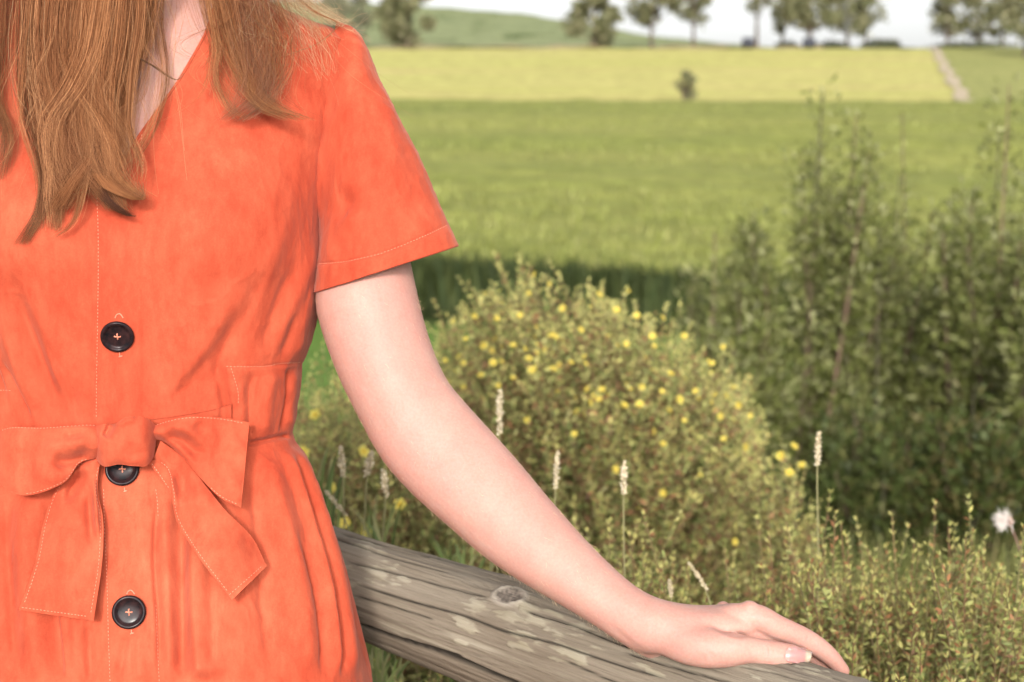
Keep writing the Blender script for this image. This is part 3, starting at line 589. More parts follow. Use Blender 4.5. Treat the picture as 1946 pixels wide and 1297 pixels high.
# local axis of the rail along its length for the grain
Lloc = np.stack([ax, sd, -up2], 1)
me = ro.data; co = (V[:-2] - A0) @ Lloc; me.vertices.foreach_set('co', co.astype(np.float32).ravel()); me.update()
from mathutils import Matrix
Mx = Matrix(((ax[0], sd[0], -up2[0]), (ax[1], sd[1], -up2[1]), (ax[2], sd[2], -up2[2]))).to_4x4()
ro.rotation_euler = Mx.to_euler(); ro.location = A0 - wloc(rail)
ecol = np.full((nth + 1, 3), .16)
for (k, flip) in ((0, False), (-1, True)):
    ring = base_pts[k]; vv = np.vstack([ring, ring.mean(0)]); ff = np.array([(i, (i + 1) % nth, nth) for i in range(nth)])
    add('end_grain', vv, ff if not flip else ff[:, ::-1], M_wood, rail, colors=ecol)
for sk in (-1.15, Lr + 1.05):
    c0 = A0 + ax * sk; zz = np.linspace(-.12, c0[2] - .03, 20); t2 = np.linspace(0, 2 * math.pi, 24, endpoint=False)
    zz2, tt2 = np.meshgrid(zz, t2, indexing='ij'); r_ = .055 + .003 * fbm(np.stack([zz2 * 3, np.cos(tt2), np.sin(tt2)], -1), 2, 3)
    V = np.stack([c0[0] + r_ * np.cos(tt2), c0[1] + r_ * np.sin(tt2), zz2], -1)
    add('post', V.reshape(-1, 3), grid_faces(20, 24, True), M_wood, rail, colors=np.full((480, 3), (.2, .165, .13)))

#PERSON_MARK
# ------------------------------------------------------------------ person: body
def loft(rings, cap=True):
    rings = np.asarray(rings); m, n, _ = rings.shape
    V = rings.reshape(-1, 3); F = [tuple(f) for f in grid_faces(m, n, True)]
    if cap:
        V = np.vstack([V, rings[0].mean(0), rings[-1].mean(0)]); a, b = m * n, m * n + 1
        F += [(a, (i + 1) % n, i) for i in range(n)] + [(b, (m - 1) * n + i, (m - 1) * n + (i + 1) % n) for i in range(n)]
    return V, F
CAMP = np.array([0, 0, CAMZ])
def px_loft(st, k=5, n=36, exps=2.0):
    """stations (ax,ay,bx,by,d,rd): two outline pixels, distance, half depth"""
    S = catmull(np.array(st, float), (len(st) - 1) * k + 1)
    A = W(S[:, 0], S[:, 1], S[:, 4]); B = W(S[:, 2], S[:, 3], S[:, 4]); c = (A + B) / 2; a = (A - B) / 2
    vd = c - CAMP; vd /= np.linalg.norm(vd, axis=1, keepdims=True); T = np.gradient(c, axis=0)
    b = vd - (vd * a).sum(1, keepdims=True) / (a * a).sum(1, keepdims=True) * a; b /= np.linalg.norm(b, axis=1, keepdims=True); b *= S[:, 5:6]
    th = np.linspace(0, 2 * math.pi, n, endpoint=False)
    return loft(c[:, None] + a[:, None] * np.cos(th)[None, :, None] + b[:, None] * np.sin(th)[None, :, None])
def chain(st, k=5, n=20, squash=1.0):
    """finger-like chain (px,py,d,radius px), rounded ends"""
    st = np.array(st, float); S = catmull(st, (len(st) - 1) * k + 1); C = W(S[:, 0], S[:, 1], S[:, 2]); r = np.maximum(S[:, 3] * S[:, 2] / FPX, 5e-4)
    return round_chain(C, r, n)
def round_chain(C, r, n=20):
    T = np.gradient(C, axis=0); T /= np.linalg.norm(T, axis=1, keepdims=True)
    # rounded ends
    def cap(c, t, rr, sgn): 
        f = np.array([.98, .85, .6, .3]); 
        return c + sgn * t * rr * f[:, None], rr * np.sqrt(1 - f ** 2)
    c0, r0 = cap(C[0], T[0], r[0], -1); c1, r1 = cap(C[-1], T[-1], r[-1], 1)
    Cc = np.vstack([c0, C, c1[::-1]]); rr = np.concatenate([r0, r, r1[::-1]]); Tt = np.vstack([np.repeat(T[:1], 4, 0), T, np.repeat(T[-1:], 4, 0)])
    ref = np.array([0.2, 0.9, 0.35]); A = np.cross(Tt, ref); A /= np.linalg.norm(A, axis=1, keepdims=True); B = np.cross(Tt, A)
    th = np.linspace(0, 2 * math.pi, n, endpoint=False)
    return loft(Cc[:, None] + rr[:, None, None] * (A[:, None] * np.cos(th)[None, :, None] + B[:, None] * np.sin(th)[None, :, None]))
def ball(c, r, n=16):
    th = np.linspace(.08, math.pi - .08, n); ph = np.linspace(0, 2 * math.pi, 2 * n, endpoint=False); r = np.broadcast_to(r, 3)
    g = np.stack([np.sin(th)[:, None] * np.cos(ph)[None] * r[0], np.sin(th)[:, None] * np.sin(ph)[None] * r[1], np.cos(th)[:, None] * np.ones_like(ph)[None] * r[2]], -1) + c
    return loft(g)
def remesh(pieces, voxel, smooth_it):
    V, F, o = [], [], 0
    for v, f in pieces:
        V.append(v); F += [tuple(int(i) + o for i in q) for q in f]; o += len(v)
    me = bpy.data.meshes.new('tmp'); me.from_pydata(np.vstack(V).tolist(), [], F)
    bm = bmesh.new(); bm.from_mesh(me); bmesh.ops.recalc_face_normals(bm, faces=bm.faces); bm.to_mesh(me); bm.free()
    o = bpy.data.objects.new('tmp', me); col.objects.link(o)
    m = o.modifiers.new('r', 'REMESH'); m.mode = 'VOXEL'; m.voxel_size = voxel; m.adaptivity = 0
    s = o.modifiers.new('s', 'SMOOTH'); s.factor = .5; s.iterations = smooth_it
    dg = bpy.context.evaluated_depsgraph_get(); ev = o.evaluated_get(dg); m2 = ev.to_mesh()
    nv = len(m2.vertices); co = np.empty(nv * 3, np.float32); m2.vertices.foreach_get('co', co)
    nf = len(m2.polygons); ls = np.empty(len(m2.loops), np.int32); m2.loops.foreach_get('vertex_index', ls); tot = np.empty(nf, np.int32); m2.polygons.foreach_get('loop_total', tot)
    nrm = np.empty(nv * 3, np.float32); m2.vertices.foreach_get('normal', nrm)
    ev.to_mesh_clear(); bpy.data.objects.remove(o); bpy.data.meshes.remove(me)
    assert (tot == 4).all()
    return co.reshape(-1, 3).astype(float), ls.reshape(-1, 4), nrm.reshape(-1, 3).astype(float)

ARM = [(655, 120, 610, 300, 1.42, .030), (705, 265, 622, 380, 1.412, .036), (762, 420, 606, 485, 1.402, .042), (787, 530, 600, 572, 1.39, .046), (801, 592, 611, 626, 1.385, .045), (818, 650, 634, 692, 1.38, .044),
       (836, 697, 661, 752, 1.375, .043), (853, 728, 690, 808, 1.37, .042), (874, 754, 711, 849, 1.365, .040), (906, 790, 742, 894, 1.36, .040), (950, 838, 791, 946, 1.35, .040), (1000, 897, 851, 999, 1.338, .039),
       (1050, 957, 916, 1055, 1.325, .037), (1100, 1012, 981, 1100, 1.31, .034), (1150, 1063, 1050, 1141, 1.295, .030), (1200, 1107, 1120, 1183, 1.28, .026), (1235, 1129, 1172, 1218, 1.270, .0245), (1268, 1141, 1212, 1241, 1.263, .025),
       (1305, 1148, 1262, 1243, 1.264, .029), (1345, 1151, 1312, 1236, 1.270, .0345), (1388, 1149, 1365, 1225, 1.276, .037), (1422, 1153, 1410, 1214, 1.278, .035), (1447, 1167, 1440, 1206, 1.279, .029)]
fine = [px_loft(ARM, 5, 40),
        chain([(1190, 1165, 1.276, 20), (1240, 1198, 1.262, 30), (1288, 1220, 1.247, 38), (1330, 1230, 1.238, 40), (1380, 1234, 1.234, 35), (1425, 1236, 1.235, 25.5), (1456, 1242, 1.236, 26), (1484, 1246, 1.237, 25), (1510, 1248, 1.238, 22), (1529, 1248, 1.239, 13)], 6, 24),   # thenar and thumb
        chain([(1330, 1190, 1.268, 30), (1424, 1173, 1.257, 27), (1480, 1194, 1.257, 23.5), (1537, 1219, 1.264, 20.5), (1575, 1246, 1.269, 17.5), (1602, 1275, 1.272, 13)], 7, 22),     # index finger
        chain([(1330, 1185, 1.285, 28), (1408, 1172, 1.277, 25), (1468, 1197, 1.279, 22), (1527, 1228, 1.287, 20), (1563, 1262, 1.290, 17), (1584, 1296, 1.290, 13)], 6, 20),
        chain([(1320, 1190, 1.300, 26), (1386, 1175, 1.301, 23.5), (1440, 1203, 1.305, 20), (1496, 1240, 1.312, 18), (1528, 1275, 1.312, 15.5), (1545, 1305, 1.310, 12)], 6, 20),
        chain([(1305, 1198, 1.312, 24), (1364, 1182, 1.322, 21), (1405, 1212, 1.328, 17), (1444, 1245, 1.332, 15), (1468, 1275, 1.330, 13), (1480, 1298, 1.328, 10)], 6, 20),
        chain([(1212, 1226, 1.272, 18), (1245, 1234, 1.283, 24), (1300, 1232, 1.30, 26), (1350, 1225, 1.312, 22)], 5, 18),   # heel of the hand
        chain([(1350, 1196, 1.258, 26), (1400, 1199, 1.258, 25), (1440, 1206, 1.260, 20), (1490, 1219, 1.263, 14)], 5, 16), ball(W(1374, 1158, 1.297), .0068), ball(W(1424, 1162, 1.256), .0088)]
fV, fF, fN = remesh(fine, .0012, 7)
def relax(V, F, wgt, it):
    E = np.vstack([F[:, [0, 1]], F[:, [1, 2]], F[:, [2, 3]], F[:, [3, 0]]]); cnt = np.bincount(E[:, 0], minlength=len(V)) + np.bincount(E[:, 1], minlength=len(V))
    for _ in range(it):
        A = np.stack([np.bincount(E[:, 0], V[E[:, 1], i], len(V)) + np.bincount(E[:, 1], V[E[:, 0], i], len(V)) for i in range(3)], 1) / cnt[:, None]
        V = V + wgt[:, None] * (A - V)
    return V
fx, fy, fd = PX(fV); sg_ = lambda q: 1 / (1 + np.exp(-np.clip(q, -30, 30)))
fV = relax(fV, fF, .55 * sg_((fx - 1165) / 12) * sg_((1335 - fx) / 10), 110)
# soft anatomical relief
fx, fy, fd = PX(fV); facing = ((fV - CAMP) * fN).sum(1) < 0
dz = np.zeros(len(fV))
for pts, wd, a in [([(1449, 1225), (1452, 1238), (1450, 1252)], 2.0, -.0007), ([(1459, 1223), (1463, 1238), (1460, 1253)], 1.8, -.0006), ([(1469, 1226), (1472, 1238), (1469, 1250)], 1.8, -.0004), ([(1352, 1189), (1385, 1202), (1425, 1212)], 4, -.0016), ([(1150, 1120), (1210, 1160), (1270, 1180)], 10, .0008), ([(1225, 1150), (1240, 1180), (1235, 1215)], 4, -.0005), ([(1540, 1205), (1532, 1218)], 2.5, -.0005), ([(1547, 1210), (1540, 1222)], 2.5, -.0005),
                   ([(852, 738), (800, 760), (745, 800)], 14, -.0011), ([(858, 738), (828, 742), (795, 758)], 4, -.0007), ([(846, 722), (815, 735), (785, 740)], 4, -.0005), ([(1340, 1262), (1330, 1240)], 4, -.0004), ([(1360, 1262), (1345, 1235)], 4, -.0004), ([(1150, 1180), (1200, 1225), (1240, 1250)], 5, -.0008),
                   ([(1280, 1170), (1340, 1172), (1410, 1168)], 9, .0008), ([(700, 640), (740, 720), (800, 800)], 40, .0022), ([(905, 850), (1000, 960), (1080, 1050)], 40, .001)]:
    dz += a * ridge(fx, fy, pts, wd, wd, .3) * facing
fV = fV + fN * dz[:, None]

# torso stations shared by body and dress: height rows from photo rows at the side silhouette
ROWS = np.array([-75, -45, -20, 5, 30, 55, 75, 130, 200, 260, 320, 400, 480, 555, 600, 660, 700, 740, 800, 832, 850, 880, 960, 1090, 1200, 1297, 1420])
XR = np.array([400, 425, 470, 515, 575, 640, 668, 664, 655, 645, 626, 609, 605, 602, 599, 585, 568, 566, 556, 549, 556, 576, 602, 641, 668, 690, 712], float)
SIDE_D = 1.40
def prof(rows, vals): return lambda z: np.interp(-z, -ZR, vals)
ZR = W(500, ROWS, SIDE_D)[:, 2]                       # descending
XRw = (XR - CX) / FPX * SIDE_D
XCw = (206 + 0.012 * (ROWS - 600) - CX) / FPX * 1.33   # centre line
FR_D = np.array([1.405, 1.395, 1.385, 1.375, 1.365, 1.357, 1.352, 1.338, 1.325, 1.316, 1.309, 1.300, 1.299, 1.304, 1.309, 1.316, 1.321, 1.327, 1.335, 1.340, 1.336, 1.330, 1.320, 1.306, 1.297, 1.290, 1.285])
FRy = W(236, ROWS, FR_D)[:, 1]
BK_D = np.array([1.50, 1.505, 1.51, 1.515, 1.52, 1.52, 1.525, 1.53, 1.53, 1.53, 1.525, 1.52, 1.51, 1.50, 1.495, 1.485, 1.475, 1.47, 1.465, 1.465, 1.475, 1.49, 1.52, 1.55, 1.57, 1.59, 1.60])
BKy = W(236, ROWS, BK_D)[:, 1]
SDy = W(500, ROWS, SIDE_D + .02)[:, 1]
def smooth_interp(z, vals):
    zz = np.linspace(ZR[-1], ZR[0], 400); v = np.interp(zz, ZR[::-1], vals[::-1]); k = np.hanning(15); k /= k.sum()
    vp = np.pad(v, 7, mode='edge'); v = np.convolve(vp, k, 'valid'); return np.interp(z, zz, v)
def torso(z, th, shrink=0.0, ex=2.35, sharp=True):
    """point on the torso at height z, angle th (0 = her left / picture right, -pi/2 = front)"""
    f = (lambda v: np.interp(z, ZR[::-1], v[::-1])) if sharp else (lambda v: smooth_interp(z, v))
    xr, xc = f(XRw), smooth_interp(z, XCw); fr, bk, sdy = smooth_interp(z, FRy), smooth_interp(z, BKy), smooth_interp(z, SDy)
    c, s_ = np.cos(th), np.sin(th)
    e = 2 / ex; cx_ = np.sign(c) * np.abs(c) ** e; sy_ = np.sign(s_) * np.abs(s_) ** e
    hw = xr - xc - shrink
    x = xc + hw * cx_
    y = np.where(s_ < 0, sdy + (sdy - fr - shrink) * sy_, sdy + (bk - shrink - sdy) * sy_)
    return x, y
# body core: trunk, neck, head, right arm, legs
def ell_loft(st, n=40):
    S = catmull(np.array(st, float), (len(st) - 1) * 5 + 1); th = np.linspace(0, 2 * math.pi, n, endpoint=False)
    g = np.stack([S[:, 0:1] + S[:, 3:4] * np.cos(th)[None], S[:, 1:2] + S[:, 4:5] * np.sin(th)[None], np.repeat(S[:, 2:3], n, 1)], -1); return loft(g)
zz = np.linspace(W(0, 1400, SIDE_D)[2], W(0, -60, SIDE_D)[2], 90); th = np.linspace(0, 2 * math.pi, 96, endpoint=False)
Z2, T2 = np.meshgrid(zz, th, indexing='ij'); X2, Y2 = torso(Z2, T2, np.interp(Z2, [W(0, 420, 1.4)[2], W(0, 250, 1.4)[2]], [.026, .0035]), 2.2, False)
trunk = loft(np.stack([X2, Y2, Z2], -1))
nb = W(262, 20, 1.43); xc0 = float(W(235, 0, 1.4)[0]); yc0 = float(nb[1]); zsh = float(nb[2])
zn = zsh
neck = ell_loft([(nb[0], yc0 + .01, zn - .10, .075, .065), (nb[0], yc0 + .01, zn - .04, .062, .06), (nb[0], yc0 + .005, zn + .03, .055, .057), (nb[0], yc0, zn + .12, .054, .056)])
hz = zn + .215; hc = np.array([nb[0] - .005, yc0 - .015, hz])
head = [ball(hc + (0, .012, .022), (.073, .092, .098), 20), ball(hc + (0, -.028, -.045), (.052, .058, .066), 18), ball(hc + (0, -.082, -.022), (.012, .014, .016)), round_chain(np.array([hc + (0, -.080, .015), hc + (0, -.094, -.020)]), np.array([.008, .011])),
        ball(hc + (.026, -.066, .006), (.015, .012, .011)), ball(hc + (-.026, -.066, .006), (.015, .012, .011)), ball(hc + (0, -.080, -.055), (.021, .010, .006)), ball(hc + (0, -.079, -.065), (.018, .010, .006)), ball(hc + (0, -.070, -.094), (.020, .017, .015)),
        ball(hc + (.074, .018, -.012), (.009, .018, .030)), ball(hc + (-.074, .018, -.012), (.009, .018, .030))]
shx = 2 * xc0 - float(W(650, 140, 1.41)[0]); shz = float(W(650, 150, 1.41)[2])
armR = [(shx + .02, yc0 + .01, shz), (shx - .035, yc0 + .01, shz - .14), (shx - .05, yc0 + .005, shz - .29), (shx - .055, yc0 - .03, shz - .42), (shx - .055, yc0 - .06, shz - .53), (shx - .05, yc0 - .07, shz - .60)]
core = [trunk, neck] + head + [round_chain(catmull(armR, 30), catmull(np.array([[.034], [.040], [.038], [.036], [.025], [.028]]), 30)[:, 0])]
hb = np.array(armR[-1])
for k, (dx, dy, ln) in enumerate([(0, -.034, .085), (0, -.012, .095), (0, .010, .088), (.0, .030, .068), (.02, -.045, .045)]):
    core.append(round_chain(hb + np.array([[dx * .4, dy * .6, 0], [dx, dy, -.02 - ln * .35], [dx + .012, dy, -.02 - ln * .7], [dx + .022, dy - .004, -.02 - ln]]), np.array([.013, .010, .0085, .0065])))
hipz = float(W(0, 1380, 1.4)[2])
for sgn in (-1, 1):
    lx = xc0 + sgn * .085
    core.append(round_chain(catmull([(lx, yc0 + .02, hipz), (lx, yc0 + .02, .62), (lx, yc0 + .02, .46), (lx, yc0 + .03, .33), (lx, yc0 + .03, .09)], 26), catmull(np.array([[.085], [.068], [.052], [.052], [.034]]), 26)[:, 0]))
cV, cF, cN = remesh(core, .0045, 8)
BASE = np.array([xc0, yc0, 0.0])
person = add('person', np.vstack([fV, cV]), np.vstack([fF, cF + len(fV)]), M_skin, None, loc=BASE)
tag(person, 'person in a short sleeved orange button dress, one hand resting on the log rail', 'person')
def bvh_of(V, F): return BVHTree.FromPolygons([Vector(v) for v in V], [tuple(int(i) for i in f) for f in F])
def hits(bv, px, py):
    D = W(px, py, 1.0) - CAMP; sh = D.shape[:-1]; D = D.reshape(-1, 3); out = np.full((len(D), 3), np.nan); nr = np.full((len(D), 3), np.nan)
    for i, dv in enumerate(D):
        h, nn, _, _ = bv.ray_cast(Vector(CAMP), Vector(dv).normalized())
        if h is not None: out[i] = h; nr[i] = nn
    return out.reshape(*sh, 3), nr.reshape(*sh, 3)
arm_bvh = bvh_of(fV, fF)
# thumb nail
uu, vv = np.meshgrid(np.linspace(-1, 1, 21), np.linspace(-1, 1, 17), indexing='ij')
hgt = np.where(uu < -.4, np.sqrt(np.clip(1 - ((-uu - .4) / .62) ** 2 * .75, 0.05, 1)), np.where(uu > .6, np.sqrt(np.clip(1 - ((uu - .6) / .42) ** 2 * .6, 0.05, 1)), 1))
npx, npy = 1517 + 25 * uu - 2 * vv, 1245.5 + 15.5 * vv * hgt + 2.5 * uu
hp, hn = hits(arm_bvh, npx, npy)
hp2 = hp.copy(); dmed = PX(hp)[2]
dn = np.where(np.isnan(dmed), np.nan, dmed); 
for j in range(dn.shape[1]):
    c_ = dn[:, j]; ok = ~np.isnan(c_); ok[17:] = False
    if ok.sum() > 4:
        pf = np.polyfit(np.arange(21)[ok], c_[ok], 2 if ok.sum() > 8 else 1); fit = np.polyval(pf, np.minimum(np.arange(21), 17)); dn[:, j] = np.where(np.isnan(c_) | (np.arange(21) > 15), fit, np.minimum(c_, fit))
dn = np.where(np.isnan(dn), np.nanmedian(dn), dn)
dome = .0011 * (1 - vv ** 2 * .9) * (1 - np.clip(-uu - .55, 0, 1) * 2.0)
NV = W(npx, npy, dn - .0003 - dome); ncol = np.where((uu > .50 + .10 * np.abs(vv) ** 2)[..., None], (.34, .26, .195), np.where((uu < -.62 + .25 * (1 - vv ** 2) * 0)[..., None], (.35, .195, .17), (.335, .168, .155)))
M_nail, n_, l_, b_ = mat_new('nail'); at = n_.new('ShaderNodeAttribute'); at.attribute_name = 'tint'; l_.new(at.outputs['Color'], b_.inputs['Base Color']); b_.inputs['Roughness'].default_value = .30; b_.inputs['Specular IOR Level'].default_value = .3
b_.inputs['Subsurface Weight'].default_value = .3; b_.inputs['Subsurface Scale'].default_value = .002
NVb = W(npx, npy, dn + .0012)
nV = np.vstack([NV.reshape(-1, 3), NVb.reshape(-1, 3)]); q = grid_faces(21, 17); edge = []
bi = [i * 17 for i in range(21)] + [20 * 17 + j for j in range(1, 17)] + [i * 17 + 16 for i in range(19, -1, -1)] + [j for j in range(15, 0, -1)]
for a_, b2 in zip(bi, bi[1:] + bi[:1]): edge.append((a_, b2, b2 + 357, a_ + 357))
add('thumb_nail', nV, np.vstack([q[:, ::-1], q + 357, np.array(edge)]), M_nail, person, colors=np.vstack([ncol.reshape(-1, 3)] * 2))
# fine down on the arm
M_down = leaf_mat('arm_down', .6, .3)
sel = np.where(facing & (fx > 600) & (fx < 1230) & (fy > 540) & (fd > 1.25))[0]; gl = np.abs(((fV - CAMP) / np.linalg.norm(fV - CAMP, axis=1, keepdims=True) * fN).sum(1))
edge_v = sel[gl[sel] < .30]; pk = rng.choice(edge_v, 520); pk = np.concatenate([pk, rng.choice(sel, 120)])
adir = np.array([.55, -.15, -.75]); root_ = fV[pk]; dv = adir + fN[pk] * .55 + .25 * rng.normal(size=(len(pk), 3)); dv /= np.linalg.norm(dv, axis=1, keepdims=True)
t = np.linspace(0, 1, 4)[None, :, None]; ln = rng.uniform(.003, .0075, (len(pk), 1, 1)); G = root_[:, None] + dv[:, None] * ln * t - fN[pk][:, None] * ln * .25 * t ** 2
v, f, c = tubes(G, np.full((len(pk), 4), .000055) * np.array([1, .9, .7, .3]), pick([(.60, .42, .26)], len(pk), .1)); add('arm_down', v, f, M_down, person, colors=c)['kind'] = 'stuff'

# ------------------------------------------------------------------ dress
FOLDS = [  # (polyline, left width, right width, height, taper)
    # right bodice
    ([(540, 400), (500, 500), (462, 600), (435, 690)], 16, 13, .0050, .35), ([(600, 430), (575, 520), (545, 600), (520, 690)], 14, 11, .0042, .3), ([(505, 470), (470, 580), (425, 680), (375, 775)], 12, 10, -.0045, .3),
    ([(470, 560), (430, 640), (365, 720), (305, 795)], 13, 20, -.0038, .3), ([(455, 500), (410, 620), (345, 720), (300, 770)], 16, 12, .0034, .35), ([(560, 480), (525, 580), (495, 680)], 10, 12, -.0034, .3),
    ([(330, 480), (310, 560), (290, 660), (280, 770)], 16, 22, -.0022, .35), ([(590, 540), (575, 620), (560, 690)], 9, 9, .003, .3), ([(560, 590), (545, 650), (530, 690)], 7, 7, -.003, .3),
    ([(420, 300), (400, 360), (330, 420)], 28, 28, -.0018, .4), ([(395, 150), (430, 260), (450, 360)], 35, 45, -.0016, .4), ([(300, 500), (370, 440), (430, 400)], 18, 18, .0012, .4), ([(310, 560), (360, 480), (420, 440)], 12, 12, -.0012, .4),
    ([(640, 110), (630, 250), (610, 380)], 30, 40, -.0016, .4), ([(480, 330), (520, 380), (590, 400)], 24, 24, .0016, .4),
    # left bodice
    ([(30, 500), (45, 600), (90, 720), (120, 810)], 14, 12, -.0045, .3), ([(0, 560), (25, 660), (70, 790)], 12, 12, .0045, .3), ([(75, 560), (100, 660), (125, 770)], 16, 14, .0034, .3), ([(0, 680), (30, 740), (60, 810)], 9, 9, -.004, .3), ([(90, 640), (130, 740), (150, 810)], 10, 10, -.0028, .3),
    ([(-60, 560), (-20, 680), (20, 790)], 16, 12, -.004, .3), ([(70, 430), (60, 500), (50, 580)], 18, 18, -.002, .4),
    # waist panel
    ([(520, 700), (505, 760), (500, 830)], 10, 10, .0032, .2), ([(548, 695), (545, 760), (530, 828)], 7, 9, -.0034, .2), ([(480, 705), (470, 770), (480, 845)], 9, 9, -.0024, .2), ([(560, 700), (553, 760), (548, 820)], 7, 6, .003, .2), ([(455, 720), (462, 780), (455, 840)], 8, 8, .002, .2),
    ([(470, 846), (510, 838), (552, 829)], 5, 5, -.0042, .1),
    # skirt
    ([(500, 850), (530, 960), (565, 1100), (590, 1297)], 16, 15, .0055, .16), ([(470, 880), (490, 1000), (500, 1150), (520, 1297)], 20, 14, -.0034, .2), ([(535, 845), (580, 960), (620, 1110), (640, 1297)], 8, 14, .0060, .12), ([(552, 855), (592, 980), (632, 1130), (650, 1297)], 9, 7, -.0065, .12), ([(560, 845), (610, 990), (650, 1140), (672, 1297)], 9, 8, .0045, .12),
    ([(430, 900), (440, 1040), (455, 1180), (460, 1297)], 18, 18, .0036, .2), ([(372, 1000), (366, 1100), (372, 1200), (380, 1297)], 9, 34, .0075, .1), ([(340, 930), (345, 1060), (346, 1180), (345, 1297)], 26, 8, -.0062, .1), ([(310, 950), (318, 1060), (322, 1180), (330, 1297)], 8, 8, .0024, .2), ([(300, 930), (292, 1060), (300, 1180), (302, 1297)], 6, 7, -.003, .2),
    ([(405, 940), (400, 1100), (405, 1297)], 10, 12, -.0020, .2), ([(560, 1000), (600, 1150), (612, 1297)], 10, 10, -.0026, .2),
    ([(105, 930), (95, 1010), (100, 1120), (118, 1297)], 14, 10, -.0065, .1), ([(60, 930), (50, 1020), (60, 1150), (80, 1297)], 18, 14, .0052, .15), ([(135, 960), (140, 1080), (150, 1297)], 9, 12, .0035, .2), ([(10, 930), (10, 1040), (20, 1180), (25, 1297)], 13, 13, -.0036, .2), ([(-30, 930), (-40, 1100), (-40, 1297)], 20, 20, .005, .15), ([(165, 1180), (170, 1297)], 8, 8, -.003, .2),
    ([(243, 1200), (236, 1240), (225, 1297)], 8, 8, -.0022, .2), ([(262, 1200), (268, 1297)], 8, 8, .0016, .2),
]
def step(px, py, line, w, fall, amp):
    """raised edge: the side right of the line (x greater) stands lower, decaying"""
    line = np.array(line, float); xl = np.interp(py, line[:, 1], line[:, 0]); m = (py > line[0, 1]) & (py < line[-1, 1]); sd = px - xl
    return amp * (1 / (1 + np.exp(np.clip(sd / w, -30, 30)))) * np.exp(-np.abs(sd) / fall) * m
def cloth_relief(px, py):
    d = np.zeros(px.shape)
    for i_, (pts, a, b, h, tp) in enumerate(FOLDS): d += (.95 if i_ < 15 else 1.35) * h * ridge(px, py, pts, a * ((.8 if i_ < 15 else .42) if h < 0 and i_ % 2 else 1), b * ((.8 if i_ < 15 else .42) if h < 0 and not i_ % 2 else 1), tp)
    # placket, standing proud between its two edges
    xl = np.interp(py, [250, 400, 800, 1297], [180, 180, 176, 196]); xr = np.interp(py, [250, 400, 800, 950, 1297], [268, 268, 270, 285, 300])
    sg = lambda q: 1 / (1 + np.exp(-np.clip(q, -30, 30)))
    d += .0013 * sg((px - xl) / 2.0) * sg((xr - px) / 1.6) * (py > 265)
    d -= .0009 * np.exp(-((px - np.interp(py, [300, 450, 800, 1297], [187, 187, 183, 207])) / 2.2) ** 2) * (py > 300)
    # seam of the waist casing and its open edge
    yc = np.interp(px, [430, 500, 575], [697, 697, 690]); d -= .0011 * np.exp(-((py - yc) / 2.5) ** 2) * (px > 428) * (px < 600)
    xe = np.interp(py, [697, 730, 775, 840], [428, 432, 440, 432]); d += .0036 * sg((px - xe) / 1.8) * np.exp(-np.clip(px - xe, 0, 999) / 70) * sg((py - 697) / 2) * sg((842 - py) / 6)
    d -= .004 * np.exp(-((px - xe + 12) / 9) ** 2) * sg((py - 700) / 5) * sg((830 - py) / 6)
    return d
zt, zb = float(W(0, -42, SIDE_D)[2]), float(W(0, 1310, SIDE_D)[2])
zz = np.concatenate([np.linspace(zt, zb, 560), np.linspace(zb - .004, .46, 60)])
th = np.concatenate([np.linspace(-math.pi * 1.0, -math.pi * .97, 6, endpoint=False), np.linspace(-math.pi * .97, .10, 520, endpoint=False), np.linspace(.10, math.pi, 90, endpoint=False)])
Z2, T2 = np.meshgrid(zz, th, indexing='ij'); X2, Y2 = torso(np.maximum(Z2, ZR[-1]), T2, 0)
fl = np.clip((ZR[-1] - Z2) / .3, 0, 1); xc_, yc_ = xc0, yc0
X2 = X2 + (X2 - xc_) * fl * .22; Y2 = Y2 + (Y2 - yc_) * fl * .22
DV = np.stack([X2, Y2, Z2], -1)
# bust fullness
bx_, by_, _ = PX(DV)
def grid_normals(P):
    a = np.gradient(P, axis=0); b = (np.roll(P, -1, 1) - np.roll(P, 1, 1)); n = np.cross(b, a); n /= (np.linalg.norm(n, axis=2, keepdims=True) + 1e-12); return n
Nd = grid_normals(DV); cen = np.stack([np.full_like(X2, xc_), np.full_like(X2, yc_), Z2], -1)
if ((DV - cen) * Nd).sum() < 0: Nd = -Nd
bust = sum(.020 * np.exp(-((bx_ - bx0) / 125) ** 2 - ((by_ - 430) / 130) ** 2) for bx0 in (425, 50))
frontm = ((DV - CAMP) * Nd).sum(-1) < 0
base_rel = cloth_relief(bx_, by_)
side_ok = np.clip(-((DV - CAMP) / np.linalg.norm(DV - CAMP, axis=2, keepdims=True) * Nd).sum(-1) / .30, 0, 1)
rdg = lambda P, s_: 1 - np.abs(fbm(P, 2, s_)) * 1.4
wr = .0006 * np.clip(rdg(DV * np.array([26, 26, 15]) + .5 * vnoise(DV * 30, 8)[..., None], 101), 0, 1) ** 3 + .0003 * np.clip(rdg(DV * np.array([60, 60, 42]), 103), 0, 1) ** 3 + .0010 * fbm(DV * np.array([16, 16, 9]), 3, 61) + .00045 * fbm(DV * np.array([70, 70, 40]), 3, 71) + .00022 * fbm(DV * np.array([210, 210, 150]), 2, 81)
sk = np.clip((W(0, 850, 1.4)[2] - Z2) / .2, 0, 1); back_f = .012 * sk * np.sin(T2 * 15 + .8 * np.sin(T2 * 4)) * np.clip(np.sin(T2) * 2 + .1, 0, 1) + .014 * fl * np.sin(T2 * 15 + 1)
DV = DV + Nd * (bust * frontm + base_rel * frontm * (0.25 + .75 * side_ok) + wr + back_f)[..., None]
